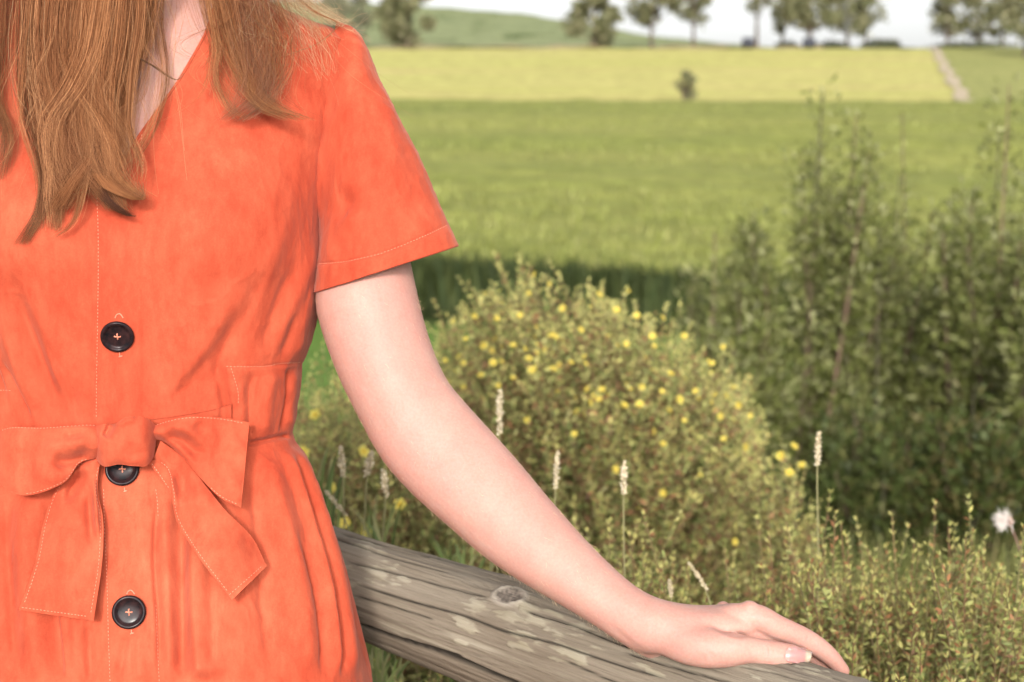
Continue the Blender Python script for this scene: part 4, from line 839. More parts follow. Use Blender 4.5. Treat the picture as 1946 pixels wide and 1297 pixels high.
# cut the V neck
NECK_R = [(430, -80), (395, 45), (384, 72), (338, 152), (262, 258), (238, 300)]; NECK_L = [(60, -80), (88, 45), (98, 72), (138, 152), (205, 258), (238, 300)]
gx, gy, _ = PX(DV)
xr_ = np.interp(gy, [p[1] for p in NECK_R], [p[0] for p in NECK_R]); xl_ = np.interp(gy, [p[1] for p in NECK_L], [p[0] for p in NECK_L])
fr2 = Y2 < yc_ + .01
# pull the grid columns onto the V edge so it is cut clean
near_r = (np.abs(gx - xr_) < 5) & fr2 & (gy < 300); near_l = (np.abs(gx - xl_) < 5) & fr2 & (gy < 300)
inside = fr2 & (gy < 300) & (gx < xr_) & (gx > xl_)
nr, nc = DV.shape[:2]; Fd = grid_faces(nr, nc, True); keep = ~(inside.reshape(-1)[Fd].all(1)); Fd = Fd[keep]
part = inside.reshape(-1)[Fd].any(1); iv = np.unique(Fd[part]); iv = iv[inside.reshape(-1)[iv]]
flat = DV.reshape(-1, 3); dpt = PX(flat[iv])[2]; py_ = gy.reshape(-1)[iv]; px_ = gx.reshape(-1)[iv]; R_ = np.abs(px_ - xr_.reshape(-1)[iv]) < np.abs(px_ - xl_.reshape(-1)[iv])
flat[iv] = W(np.where(R_, xr_.reshape(-1)[iv], xl_.reshape(-1)[iv]), py_, dpt)
Fd = Fd[:, ::-1]
used = np.unique(Fd); remap = np.full(len(flat), -1); remap[used] = np.arange(len(used))
DRV, DRF = flat[used], remap[Fd]
# short sleeve
def sleeve(mir=False):
    nu, nv = 190, 220; u = np.linspace(0, 1, nu)
    outer = np.array([(640, 40), (684, 70), (720, 148), (752, 212), (780, 268), (806, 320), (834, 382), (872, 467)], float)
    inner = np.array([(560, 400), (596, 432), (602, 455), (603, 470), (603, 490), (602, 512), (601, 535), (599, 556)], float)
    dep = np.array([1.425, 1.422, 1.418, 1.412, 1.407, 1.403, 1.40, 1.397]); rd = np.array([.040, .062, .066, .066, .064, .062, .061, .060])
    O, I = catmull(outer, nu), catmull(inner, nu); D = np.interp(u, np.linspace(0, 1, 8), dep); Rd = catmull(np.stack([rd, rd], 1), nu)[:, 0]
    A, B = W(O[:, 0], O[:, 1], D), W(I[:, 0], I[:, 1], D); c = (A + B) / 2; a = (A - B) / 2
    vd = c - CAMP; vd /= np.linalg.norm(vd, axis=1, keepdims=True); b = vd - (vd * a).sum(1, keepdims=True) / (a * a).sum(1, keepdims=True) * a; b /= np.linalg.norm(b, axis=1, keepdims=True); b *= Rd[:, None]
    th = np.linspace(0, 2 * math.pi, nv, endpoint=False); e = 2 / 2.2; ct, stt = np.cos(th), np.sin(th); ct = np.sign(ct) * np.abs(ct) ** e; stt = np.sign(stt) * np.abs(stt) ** e
    P = c[:, None] + a[:, None] * ct[None, :, None] + b[:, None] * stt[None, :, None]
    N = grid_normals(P); N = np.where((((P - c[:, None]) * N).sum(-1) < 0)[..., None], -N, N)
    # hem sags a little at the front like in the photo
    x, y, _ = PX(P); rel = np.zeros(x.shape); fm = np.clip(-((P - CAMP) / np.linalg.norm(P - CAMP, axis=2, keepdims=True) * N).sum(-1) / .4, 0, 1)
    for pts, l_, r__, h in [([(700, 120), (735, 230), (742, 330), (748, 420)], 12, 14, .0035), ([(612, 385), (640, 395), (668, 380), (690, 350)], 11, 16, -.0042), ([(640, 415), (665, 420), (690, 400)], 12, 12, .0024), ([(625, 440), (640, 480), (660, 530)], 14, 10, -.0030), ([(690, 260), (700, 380), (690, 480)], 20, 20, .0022), ([(780, 320), (790, 380), (800, 440)], 14, 14, -.0020), ([(615, 440), (630, 480), (650, 530)], 10, 10, .0026), ([(720, 150), (725, 260), (715, 360)], 18, 18, -.0014), ([(610, 500), (660, 520), (700, 525)], 10, 10, -.002)]:
        rel += 1.5 * h * ridge(x, y, pts, l_ * 1.25, r__ * 1.25, .55) * fm
    hem = np.interp(x, [600, 657, 721, 786, 851], [503, 497, 483, 458, 428])
    rel -= .0013 * np.exp(-((y - hem) / 2.6) ** 2) * fm; rel += .0008 / (1 + np.exp(-np.clip((y - hem - 4) / 2, -30, 30))) * fm
    rel += .0009 * np.clip(rdg(P * np.array([26, 26, 15]), 107), 0, 1) ** 3 + .0005 * np.clip(rdg(P * 60, 109), 0, 1) ** 3 + .0009 * fbm(P * np.array([22, 22, 14]), 3, 91) + .0005 * fbm(P * np.array([80, 80, 50]), 3, 93) + .0002 * fbm(P * 220, 2, 95)
    P = P + N * rel[..., None]
    # turned-in hem
    k = 9; last = P[-1]; N1 = N[-1]; tdir = (P[-6] - P[-1]); tdir /= np.linalg.norm(tdir, axis=1, keepdims=True)
    inn = [last - N1 * .0012 - tdir * .0006, last - N1 * .0024 + tdir * .0004] + [last - N1 * (.003 + .0012 * j) + tdir * (.004 * j) for j in range(1, k)]
    P = np.concatenate([P, np.array(inn)], 0)
    if mir: P = P.copy(); P[..., 0] = 2 * xc0 - P[..., 0]
    return P.reshape(-1, 3), (grid_faces(len(P), nv, True)[:, ::-1] if not mir else grid_faces(len(P), nv, True)), P
dress = add('dress', DRV, DRF, M_dress, person)
sv, sf, sP = sleeve(); add('sleeve', sv, sf, M_dress, dress)
sv2, sf2, _ = sleeve(True); add('sleeve', sv2, sf2, M_dress, dress)
dress_bvh = bvh_of(np.vstack([DRV, sv]), np.vstack([DRF, sf + len(DRV)])); front_bvh = bvh_of(DRV, DRF)
# neckline edge, rolled
def on_dress(px, py, off=0.0, bv=None):
    h, nn = hits(bv or dress_bvh, np.asarray(px, float), np.asarray(py, float)); nn = np.where((((h - CAMP) * nn).sum(-1) > 0)[..., None], -nn, nn)
    return h + nn * off, nn
for edge, s_ in ((NECK_R, 2.0), (NECK_L, -2.0)):
    E = catmull(np.array(edge[1:], float), 90); h, nn = on_dress(E[:, 0] + s_, E[:, 1] + (1.0 if 1 else 0), .0, front_bvh); ok = ~np.isnan(h[:, 0]) 
    if ok.sum() > 10:
        hh = h[ok]; kk = np.hanning(7); kk /= kk.sum(); hs_ = np.stack([np.convolve(np.pad(hh[:, i], 3, mode='edge'), kk, 'valid') for i in range(3)], 1)
        v, f, _ = tubes(hs_[None], np.full((1, len(hs_)), .0013), None, 8); add('neck_facing', v, f, M_dress, dress)

# stitching
ST = []
def dash(p, q, n, wd=.00030, ht=.00024):
    t = q - p; L = np.linalg.norm(t); t = t / (L + 1e-9); s_ = np.cross(t, n); s_ /= (np.linalg.norm(s_) + 1e-9)
    a, b = p + t * L * .06, q - t * L * .06; m = (a + b) / 2 + n * ht; V = [a - s_ * wd * .7 - n * .0002, a + s_ * wd * .7 - n * .0002, m - s_ * wd + n * 0, m + s_ * wd, b - s_ * wd * .7 - n * .0002, b + s_ * wd * .7 - n * .0002]
    ST.append((np.array(V), [(0, 1, 3, 2), (2, 3, 5, 4), (0, 2, 4), (1, 5, 3)]))
def stitch_line(P, N, step_=.0031, duty=.62):
    seg = np.linalg.norm(np.diff(P, axis=0), axis=1); cum = np.concatenate([[0], np.cumsum(seg)]); tot = cum[-1]; s0 = np.arange(0, tot - step_, step_)
    f = lambda s_, A: np.stack([np.interp(s_, cum, A[:, i]) for i in range(3)], -1)
    a, b, n = f(s0, P), f(s0 + step_ * duty, P), f(s0, N)
    for i in range(len(s0)): dash(a[i] + n[i] * .00035, b[i] + n[i] * .00035, n[i])
def stitch_px(pts, bv=None):
    E = catmull(np.array(pts, float), 60); h, nn = on_dress(E[:, 0], E[:, 1], 0, bv); ok = ~np.isnan(h[:, 0])
    if ok.sum() > 3: stitch_line(h[ok], nn[ok])
for pts in [[(182, 330), (187, 450), (186, 600), (184, 700), (183, 800)], [(197, 930), (199, 1010), (203, 1090), (206, 1200), (210, 1310)], [(296, 1150), (299, 1230), (303, 1310)], [(296, 930), (300, 960), (301, 990)], [(268, 240), (271, 290), (272, 335)],
            [(430, 697), (470, 697), (510, 696), (530, 691), (572, 689)], [(439, 700), (447, 725), (453, 750), (452, 775)], [(0, 742), (12, 742), (24, 743)], [(606, 502), (657, 497), (721, 483), (786, 458), (851, 428)]]:
    stitch_px(pts)

# ------------------------------------------------------------------ belt bow
def smooth_depth(px, py):
    h, _ = hits(front_bvh, px, py); d = PX(h)[2]; return np.where(np.isnan(d), np.nanmean(d), d)
def ribbon(name, EA, EB, nu, nv, bulge, wr_=(), back=.0022, seed=0, rim=.0, stitch=(), parent=None, lens=0.0):
    """cloth strip between outlines EA and EB: rows (px,py,offset in front of the dress)"""
    A, B = catmull(np.array(EA, float), nu), catmull(np.array(EB, float), nu); v = np.linspace(0, 1, nv)[None, :, None]
    G = A[:, None] * (1 - v) + B[:, None] * v; px, py, off = G[..., 0], G[..., 1], G[..., 2]
    ctrl = np.linspace(0, nu - 1, 7).astype(int); cj = np.linspace(0, nv - 1, 3).astype(int)
    dd = smooth_depth(px[np.ix_(ctrl, cj)], py[np.ix_(ctrl, cj)]); dd = catmull(dd, nu); dd = catmull(dd.T, nv).T
    off = off + bulge(np.linspace(0, 1, nu)[:, None], v[..., 0])
    for pts, l_, r__, h in wr_: off = off + 1.5 * h * ridge(px, py, pts, l_, r__, .3)
    P0 = W(px, py, dd - off); off = off + .0006 * np.clip(rdg(P0 * 45, seed + 40), 0, 1) ** 3 + .0009 * fbm(P0 * np.array([40, 40, 40]), 3, seed) + .0004 * fbm(P0 * 120, 2, seed + 5)
    off = np.maximum(off, .0030)
    d_s = PX(hits(front_bvh, px, py)[0])[2]; dfin = np.fmin(dd - off, d_s - .0022)
    P = W(px, py, dfin); vv_ = np.abs(np.linspace(-1, 1, nv))[None, :]; thick = back + lens * (1 - vv_ ** 2)
    Q = W(px, py, dfin + thick)
    N = np.cross(np.gradient(P, axis=0), np.gradient(P, axis=1)); N /= (np.linalg.norm(N, axis=2, keepdims=True) + 1e-12); N = np.where((((P - CAMP) * N).sum(-1) > 0)[..., None], -N, N)
    m = nu * nv; V = np.vstack([P.reshape(-1, 3), Q.reshape(-1, 3)]); q = grid_faces(nu, nv)
    bi = [i * nv for i in range(nu)] + [(nu - 1) * nv + j for j in range(1, nv)] + [i * nv + nv - 1 for i in range(nu - 2, -1, -1)] + [j for j in range(nv - 2, 0, -1)]
    ed = np.array([(a, b, b + m, a + m) for a, b in zip(bi, bi[1:] + bi[:1])])
    a0 = P[nu // 2, nv // 2] - CAMP; fn = np.cross(P[nu // 2 + 1, nv // 2] - P[nu // 2, nv // 2], P[nu // 2, nv // 2 + 1] - P[nu // 2, nv // 2])
    if (fn * a0).sum() < 0: F = np.vstack([q[:, ::-1] * 1, q + m, ed]) if False else np.vstack([q, q[:, ::-1] + m, ed[:, ::-1]])
    else: F = np.vstack([q[:, ::-1], q + m, ed])
    for (kind, pos, a_, b_) in stitch:
        if kind == 'v': j = min(nv - 1, max(0, int(round(pos * (nv - 1))))); i0, i1 = int(a_ * (nu - 1)), int(b_ * (nu - 1)) + 1; stitch_line(P[i0:i1, j], N[i0:i1, j])
        else: i = min(nu - 1, int(round(pos * (nu - 1)))); j0, j1 = int(a_ * (nv - 1)), int(b_ * (nv - 1)) + 1; stitch_line(P[i, j0:j1], N[i, j0:j1])
    o = add(name, V, F, M_dress, parent or dress)
    es = o.modifiers.new('edge', 'BEVEL') if False else None
    return o
zero = lambda u, v: 0 * u * v
# tails first (beneath the loops)
ribbon('bow_tail', [(176, 868, .012), (140, 892, .013), (104, 935, .012), (82, 995, .014), (66, 1070, .015), (34, 1160, .017)], [(196, 872, .014), (188, 892, .013), (186, 935, .009), (196, 990, .012), (194, 1070, .014), (178, 1181, .019)], 150, 60,
       lambda u, v: .004 * np.sin(v * math.pi) * (1 - .4 * u), [([(165, 890), (140, 925), (128, 960)], 7, 9, -.006), ([(100, 960), (125, 965), (155, 985)], 9, 9, .0015), ([(80, 1050), (110, 1080), (150, 1110)], 10, 12, -.0022), ([(178, 900), (182, 960), (187, 1030)], 5, 4, .005), ([(168, 930), (172, 990), (176, 1050)], 7, 7, -.0035), ([(140, 1140), (165, 1095), (180, 1060)], 10, 10, .002)],
       seed=3, stitch=[('v', .045, .12, .985), ('v', .955, .18, .985), ('h', .985, .04, .96)])
ribbon('bow_tail', [(292, 872, .012), (318, 892, .016), (326, 930, .018), (334, 985, .021), (372, 1052, .020), (440, 1142, .019)], [(305, 838, .016), (345, 868, .019), (392, 925, .020), (430, 972, .022), (478, 1020, .021), (507, 1076, .018)], 150, 60,
       lambda u, v: .004 * np.sin(v * math.pi), [([(312, 850), (345, 905), (352, 965)], 10, 12, -.005), ([(322, 890), (330, 940), (338, 985)], 6, 5, .003), ([(400, 990), (430, 1020), (470, 1030)], 14, 16, .0018), ([(360, 890), (400, 960), (450, 1010)], 14, 12, .0022), ([(345, 980), (375, 975), (400, 985)], 9, 9, -.0014)],
       seed=9, stitch=[('v', .045, .10, .985), ('h', .982, .05, .95)])
# the short inner fold under the knot
ribbon('bow_tail', [(283, 880, .008), (300, 905, .008), (325, 938, .008)], [(300, 868, .010), (318, 892, .010), (332, 925, .010)], 40, 16, zero, seed=15, stitch=[('v', .2, .1, .95)])
ribbon('bow_loop', [(200, 812, .010), (172, 808, .020), (130, 810, .026), (80, 813, .027), (22, 812, .026), (-8, 822, .024)], [(204, 866, .010), (178, 872, .020), (150, 882, .026), (118, 920, .027), (44, 942, .026), (-14, 914, .024)], 130, 70,
       lambda u, v: .013 * np.sin(np.clip(v, 0, 1) * math.pi) ** .8 * (1 - .45 * u ** 3), [([(178, 830), (130, 845), (70, 850)], 8, 12, .003), ([(178, 858), (140, 875), (115, 878), (95, 872)], 8, 8, -.006), ([(170, 818), (140, 826), (115, 826)], 6, 6, -.002), ([(60, 900), (100, 905), (130, 890)], 12, 14, .002), ([(40, 840), (50, 880), (40, 920)], 16, 16, -.0015)],
       seed=21, lens=.010, stitch=[('v', .02, .15, .95), ('v', .975, .3, .8)])
ribbon('bow_loop', [(272, 815, .008), (300, 807, .017), (330, 797, .023), (370, 791, .024), (420, 793, .022), (474, 803, .020)], [(276, 838, .008), (308, 838, .019), (345, 868, .022), (380, 908, .023), (418, 946, .022), (458, 966, .018)], 130, 80,
       lambda u, v: .009 * np.sin(np.clip(v, 0, 1) * math.pi) * (1 - .3 * u), [([(302, 822), (345, 838), (390, 880)], 8, 10, -.006), ([(305, 815), (350, 815), (420, 845)], 10, 12, .003), ([(370, 800), (390, 830), (410, 835)], 8, 8, -.003), ([(395, 880), (430, 865), (465, 880)], 12, 14, -.0022), ([(420, 840), (450, 850), (470, 840)], 12, 12, .002), ([(440, 900), (455, 930), (455, 960)], 8, 8, .0025)],
       seed=27, lens=.007, stitch=[('v', .03, .05, .98), ('v', .97, .72, .97)])
ribbon('belt', [(270, 800, .004), (330, 792, .004), (400, 780, .003), (440, 768, .002)], [(285, 850, .004), (330, 846, .004), (400, 838, .003), (440, 822, .002)], 60, 24, zero, seed=31)
ribbon('bow_knot', [(172, 812, .012), (196, 806, .022), (216, 806, .024), (240, 793, .025), (275, 793, .024), (301, 812, .012)], [(181, 873, .012), (198, 887, .020), (225, 883, .023), (252, 886, .023), (280, 885, .020), (293, 868, .012)], 90, 60,
       lambda u, v: .018 * np.sqrt(np.clip(1 - (2 * u - 1) ** 2, 0, 1)) * np.sin(np.clip(v * .92 + .04, 0, 1) * math.pi) ** .55, [([(210, 802), (206, 818), (196, 832)], 5, 7, -.0055), ([(214, 812), (235, 800), (262, 793)], 6, 8, .003), ([(188, 812), (186, 840), (190, 870)], 6, 8, .002), ([(225, 850), (255, 862), (285, 850)], 10, 10, -.0018)], back=.004, seed=33, lens=.008)

# ------------------------------------------------------------------ buttons
def button_mesh(r):
    prof_ = [(0, .0020), (.30, .0020), (.60, .0022), (.72, .0026), (.78, .0038), (.86, .0044), (.94, .0042), (.99, .0034), (1.0, .0022), (.96, .0008), (.85, 0), (0, 0)]
    th = np.linspace(0, 2 * math.pi, 48, endpoint=False); V = np.array([(max(a, .001) * r * math.cos(t), max(a, .001) * r * math.sin(t), z) for (a, z) in prof_ for t in th]); return V, grid_faces(len(prof_), 48, True)
def put_button(px, py, rpx, tilt=0.0):
    h, nn = on_dress(np.array([px - 14., px + 14., px, px, px]), np.array([py * 1., py, py - 14., py + 14., py]), 0, front_bvh); c = h[4]; nv_ = np.nanmean(nn, 0); nv_ /= np.linalg.norm(nv_); nv_ = nv_ + np.array([.10, 0, -.16 + tilt]); nv_ /= np.linalg.norm(nv_)
    x_ = np.cross((0, 0, 1), nv_); x_ /= np.linalg.norm(x_); y_ = np.cross(nv_, x_); B = np.stack([x_, y_, nv_], 0); d = PX(c)[2]; r = rpx * d / FPX
    V, F = button_mesh(r); c = c + nv_ * .0016
    o = add('button', V @ B + c, F, M_button, dress, loc=c)
    for (a, b) in ((.18, 0), (-.18, 0), (0, .18), (0, -.18)):        # the four holes, dark wells
        t = np.linspace(0, 2 * math.pi, 12, endpoint=False); hv = np.array([((a + .07 * math.cos(q)) * r, (b + .07 * math.sin(q)) * r, .00225) for q in t] + [(a * r, b * r, .0016)])
    TH_ = []
    for (p, q) in (((-.2, 0), (.2, .02)), ((0, -.2), (.01, .2)), ((-.17, .04), (.18, -.03)), ((.04, -.17), (-.03, .17))):
        P = np.array([(p[0] * r, p[1] * r, .0019), (p[0] * .6 * r, p[1] * .6 * r, .0028), (0, 0, .0031), (q[0] * .6 * r, q[1] * .6 * r, .0028), (q[0] * r, q[1] * r, .0019)]) @ B + c; TH_.append(P)
    v, f, _ = tubes(np.array(TH_), np.full((4, 5), .00042), None, 5); add('button_thread', v, f, M_thread, dress, loc=c)
    for s_ in (-1, 1):                                             # ends of the buttonhole stitching
        e = [(px + 2 - 7, py + s_ * (rpx + 1)), (px + 2 - 4, py + s_ * (rpx + 7)), (px + 3, py + s_ * (rpx + 9)), (px + 7, py + s_ * (rpx + 6)), (px + 10, py + s_ * (rpx + 1))] if s_ < 0 else [(px + 4, py + rpx + 2), (px + 4, py + rpx + 8), (px + 9, py + rpx + 8), (px + 2, py + rpx + 10)]
        E = catmull(np.array(e, float), 9); hh, n2 = on_dress(E[:, 0], E[:, 1], .0004, front_bvh)
        if not np.isnan(hh).any(): v, f, _ = tubes(hh[None], np.full((1, 9), .00055), None, 5); add('buttonhole_stitch', v, f, M_thread, dress, loc=hh[0])
put_button(224, 637, 31.5); put_button(233, 893, 32); put_button(246, 1163, 32)
V, F, o = [], [], 0
for v, f in ST: V.append(v); F += [tuple(i + o for i in q) for q in f]; o += len(v)
add('stitching', np.vstack(V), F, M_thread, dress, smooth=False)['kind'] = 'stuff'

# ------------------------------------------------------------------ hair
HG, HR, HC = [], [], []
HPAL = [(.20, .074, .029), (.29, .120, .050), (.12, .040, .015), (.40, .185, .086), (.07, .022, .008), (.24, .090, .036)]
M_ = 26
DK = [(.17, .062, .026), (.11, .038, .016), (.23, .092, .040), (.07, .024, .010)]  # dark tones put shadow between the wisps into the left-hand strands
MD = [(.19, .068, .028), (.13, .043, .017), (.27, .11, .046), (.08, .026, .010), (.37, .17, .08)]
def clump(guide, n, spread, r0=.000135, wisps=13, wave=3.0, pal=HPAL, end=(.78, 1.0), minoff=.003, flare=None):
    """guide rows (px,py,d); spread px along the lock"""
    n = int(n * 1.45) if n > 30 else n
    g = catmull(np.array(guide, float), M_); t = np.linspace(0, 1, M_); sp2 = np.interp(t, np.linspace(0, 1, len(spread)), spread)
    wa = rng.uniform(0, 2 * math.pi, wisps); wr = np.sqrt(rng.random(wisps)); wo_ = np.stack([wr * np.cos(wa), wr * np.sin(wa)], -1)
    wisps_ = wisps; k = rng.integers(0, wisps, n); so = .30 * rng.normal(size=(n, 2)); stray = rng.random((n, 1)) < .16; so = np.where(stray, so * 2.4, so)
    drift = rng.normal(size=(wisps, 1)) * .35
    ph, am = rng.uniform(0, 6.28, (n, 1)), wave * rng.uniform(.2, 1.2, (n, 1)) * np.where(stray, 3.0, 1.0); pw = rng.uniform(0, 6.28, wisps)[k][:, None]
    off = (wo_[k] + so)
    px = g[None, :, 0] + sp2[None] * (off[:, :1] * 1.0 + drift[k] * (t[None] ** 2)) + am * np.sin(t[None] * rng.uniform(3, 7, (n, 1)) + ph) * t[None] + 2.6 * wave * np.sin(t[None] * (6 + 3 * np.sin(pw * 3)) + pw) * t[None] ** 1.3
    py = g[None, :, 1] + sp2[None] * .10 * rng.normal(size=(n, 1))
    d = g[None, :, 2] + (sp2[None] / 2300) * off[:, 1:] * .55
    e = end[1] - (end[1] - end[0]) * 1.35 * rng.random((n, 1)) ** 1.6; fan = rng.normal(size=(n, 1)) * 5.0; px = px + fan * t[None] ** 4 * (n > 30); te = t[None] * e     # shorten
    idx = te * (M_ - 1); i = np.minimum(idx.astype(int), M_ - 2); f = idx - i; ar = np.arange(n)[:, None]
    ip = lambda A: np.broadcast_to(A, (n, M_))[ar, i] * (1 - f) + np.broadcast_to(A, (n, M_))[ar, i + 1] * f
    HG.append(np.stack([ip(px), ip(py), ip(d), np.full((n, M_), minoff)], -1)); HR.append(np.linspace(1, .45, M_)[None] * r0 * rng.uniform(.7, 1.25, (n, 1)))
    HC.append(np.clip(pick(pal, wisps, .25)[k] * .62 + pick(pal, n, .18) * .38, .01, 1))
top = -330
def gl_(pts): return [(x, y, d) for x, y, d in pts]
# her right side: the wide curtain at the left of the picture
clump([(101, top, 1.425), (70, -120, 1.355), (60, 60, 1.325), (58, 180, 1.305), (86, 300, 1.288), (82, 390, 1.284), (42, 466, 1.284)], 250, [26, 34, 30, 20, 13, 8, 4], wave=4, pal=DK)
clump([(106, top, 1.425), (110, -120, 1.345), (95, 60, 1.318), (105, 180, 1.298), (118, 290, 1.286), (105, 370, 1.283), (96, 440, 1.284)], 420, [26, 38, 38, 30, 22, 14, 6], wave=6, pal=MD)
clump([(110, top, 1.425), (150, -120, 1.338), (138, 60, 1.312), (140, 180, 1.292), (160, 290, 1.279), (192, 350, 1.277), (222, 402, 1.279)], 620, [26, 42, 42, 36, 28, 18, 8], wave=6, pal=MD)
clump([(113, top, 1.425), (190, -120, 1.332), (182, 60, 1.308), (172, 180, 1.288), (180, 270, 1.276), (210, 340, 1.272), (258, 374, 1.277)], 620, [26, 40, 42, 34, 28, 20, 8], wave=6)
clump([(115, top, 1.425), (228, -120, 1.330), (225, 60, 1.322), (205, 170, 1.304), (185, 270, 1.284), (146, 330, 1.272), (112, 400, 1.276)], 520, [24, 36, 36, 30, 24, 16, 9], wave=6)
clump([(118, top, 1.425), (262, -120, 1.330), (258, 40, 1.335), (234, 140, 1.318), (212, 230, 1.300), (214, 290, 1.290), (186, 335, 1.272)], 380, [22, 30, 30, 24, 20, 16, 9], wave=5)
clump([(108, top, 1.425), (150, -120, 1.330), (130, 60, 1.303), (150, 150, 1.284), (205, 230, 1.273), (235, 300, 1.268), (222, 352, 1.268)], 90, [24, 40, 30, 24, 20, 14, 8], wave=8, pal=HPAL[:4], wisps=16)
clump([(114, top, 1.425), (205, -120, 1.330), (190, 60, 1.301), (150, 160, 1.282), (105, 230, 1.275), (110, 310, 1.272), (140, 372, 1.272)], 90, [24, 40, 34, 30, 24, 16, 8], wave=8, pal=HPAL[:4], wisps=16)
clump([(120, top, 1.425), (290, -120, 1.328), (300, 40, 1.342), (314, 130, 1.324), (304, 200, 1.310), (280, 260, 1.298), (238, 310, 1.282), (168, 345, 1.274)], 34, [20, 18, 12, 9, 7, 7, 7, 6], wave=3)
clump([(120, top, 1.425), (275, -120, 1.332), (285, 20, 1.340), (283, 70, 1.332), (268, 130, 1.322), (250, 200, 1.308)], 24, [20, 18, 16, 12, 10, 8], wave=6, end=(.5, 1))
clump([(99, top, 1.425), (15, -120, 1.37), (-2, 60, 1.34), (-8, 180, 1.315), (16, 260, 1.297), (-8, 345, 1.297)], 190, [30, 32, 24, 14, 9, 4], wave=5, pal=DK)
clump([(96, top, 1.425), (-50, -120, 1.39), (-80, 60, 1.355), (-75, 220, 1.325), (-60, 330, 1.31), (-80, 430, 1.305)], 420, [40, 50, 50, 40, 26, 8], wave=4, pal=DK)
clump([(103, top, 1.425), (60, -60, 1.335), (40, 140, 1.295), (38, 230, 1.283), (62, 310, 1.277), (72, 370, 1.279)], 26, [10, 8, 6, 4, 3, 2], wave=2)
clump([(113, top, 1.425), (170, -60, 1.325), (158, 150, 1.287), (172, 250, 1.274), (160, 340, 1.272), (140, 420, 1.276), (105, 452, 1.279)], 60, [14, 12, 10, 8, 8, 6, 4], wave=3)
clump([(119, top, 1.425), (262, -60, 1.318), (252, 150, 1.286), (248, 240, 1.275), (268, 310, 1.270), (266, 352, 1.273)], 46, [10, 9, 7, 5, 3, 2], wave=2)
clump([(195, 330, 1.272), (215, 355, 1.269), (245, 372, 1.268), (266, 378, 1.272), (262, 345, 1.272)], 120, [14, 14, 10, 6, 3], wave=2, pal=[(.20, .072, .028), (.13, .045, .018), (.28, .11, .045)])
clump([(192, 345, 1.277), (205, 378, 1.275), (225, 398, 1.276), (252, 412, 1.279)], 150, [10, 12, 10, 4], wave=1.5, pal=[(.055, .018, .008), (.085, .028, .012)])
# her left side: the lock over the shoulder
clump([(407, top, 1.43), (400, -120, 1.375), (425, 20, 1.355), (445, 90, 1.337), (468, 150, 1.322), (500, 200, 1.312), (566, 230, 1.312)], 200, [24, 38, 34, 28, 22, 16, 9], wave=9, wisps=18)
clump([(409, top, 1.43), (430, -120, 1.385), (468, 20, 1.36), (480, 90, 1.338), (498, 150, 1.322), (485, 195, 1.313), (446, 232, 1.313)], 230, [26, 42, 40, 34, 28, 18, 10], wave=9, wisps=18, pal=[(.17, .066, .036), (.23, .098, .055), (.10, .038, .020), (.30, .145, .085)])
clump([(411, top, 1.43), (455, -120, 1.395), (505, 10, 1.368), (528, 70, 1.347), (530, 130, 1.33), (515, 180, 1.319), (548, 222, 1.316)], 120, [26, 38, 34, 28, 22, 18, 9], wave=9, wisps=14)
clump([(405, top, 1.43), (375, -120, 1.36), (392, 20, 1.345), (405, 80, 1.333), (398, 140, 1.32), (372, 190, 1.313), (300, 236, 1.306)], 16, [14, 16, 10, 7, 4, 3, 2], wave=2)
clump([(407, top, 1.43), (385, -120, 1.365), (400, 20, 1.348), (412, 90, 1.333), (408, 150, 1.321), (430, 200, 1.314), (460, 228, 1.312)], 46, [14, 16, 12, 10, 8, 6, 3], wave=3)
clump([(417, top, 1.43), (500, -100, 1.42), (580, 10, 1.40), (640, 42, 1.385), (632, 60, 1.370), (600, 85, 1.352), (545, 104, 1.338), (500, 113, 1.332)], 12, [14, 10, 5, 2, 2, 2, 3, 3], wave=.8)
clump([(268, 112, 1.292), (295, 128, 1.300), (320, 145, 1.303), (338, 152, 1.303), (352, 138, 1.306)], 18, [3, 3, 2.5, 2, 5], wave=1, pal=[(.10, .05, .028), (.14, .07, .04)])
BL = [(.34, .24, .14), (.42, .31, .19), (.28, .18, .10)]
clump([(417, top, 1.43), (480, -110, 1.43), (545, -20, 1.42), (590, 15, 1.405), (625, 35, 1.395), (655, 50, 1.39)], 130, [30, 44, 40, 26, 16, 10], wave=5, pal=BL, end=(.7, 1.0), minoff=.0015)
clump([(413, top, 1.43), (470, -100, 1.405), (520, 0, 1.385), (560, 40, 1.365), (585, 90, 1.345), (610, 150, 1.33)], 90, [26, 46, 50, 46, 44, 40], wave=8, pal=BL + HPAL[:2], end=(.5, 1.0), minoff=.0015)
for k in range(90):       # single flyaways
    x0, y0 = rng.uniform(400, 620), rng.uniform(-20, 60); dx, dy = rng.normal() * 60 + 40, rng.uniform(20, 190)
    clump([(415, top, 1.43), (x0 - 40, y0 - 90, 1.40), (x0, y0, 1.365), (x0 + dx * .4, y0 + dy * .5, 1.34), (x0 + dx, y0 + dy, 1.325)], 1, [2, 2, 2, 2, 2], wave=7, pal=BL + HPAL[:2], minoff=.002, r0=.00011)
for k in range(60):
    x0, y0 = rng.uniform(20, 330), rng.uniform(60, 200); dx, dy = rng.normal() * 60, rng.uniform(120, 240)
    clump([(110, top, 1.425), (x0, y0 - 140, 1.315), (x0, y0, 1.295), (x0 + dx * .3, y0 + dy * .5, 1.28), (x0 + dx, y0 + dy, 1.278)], 1, [2, 2, 2, 2, 2], wave=9, pal=HPAL[:4] + BL[:1], minoff=.003, r0=.00012)
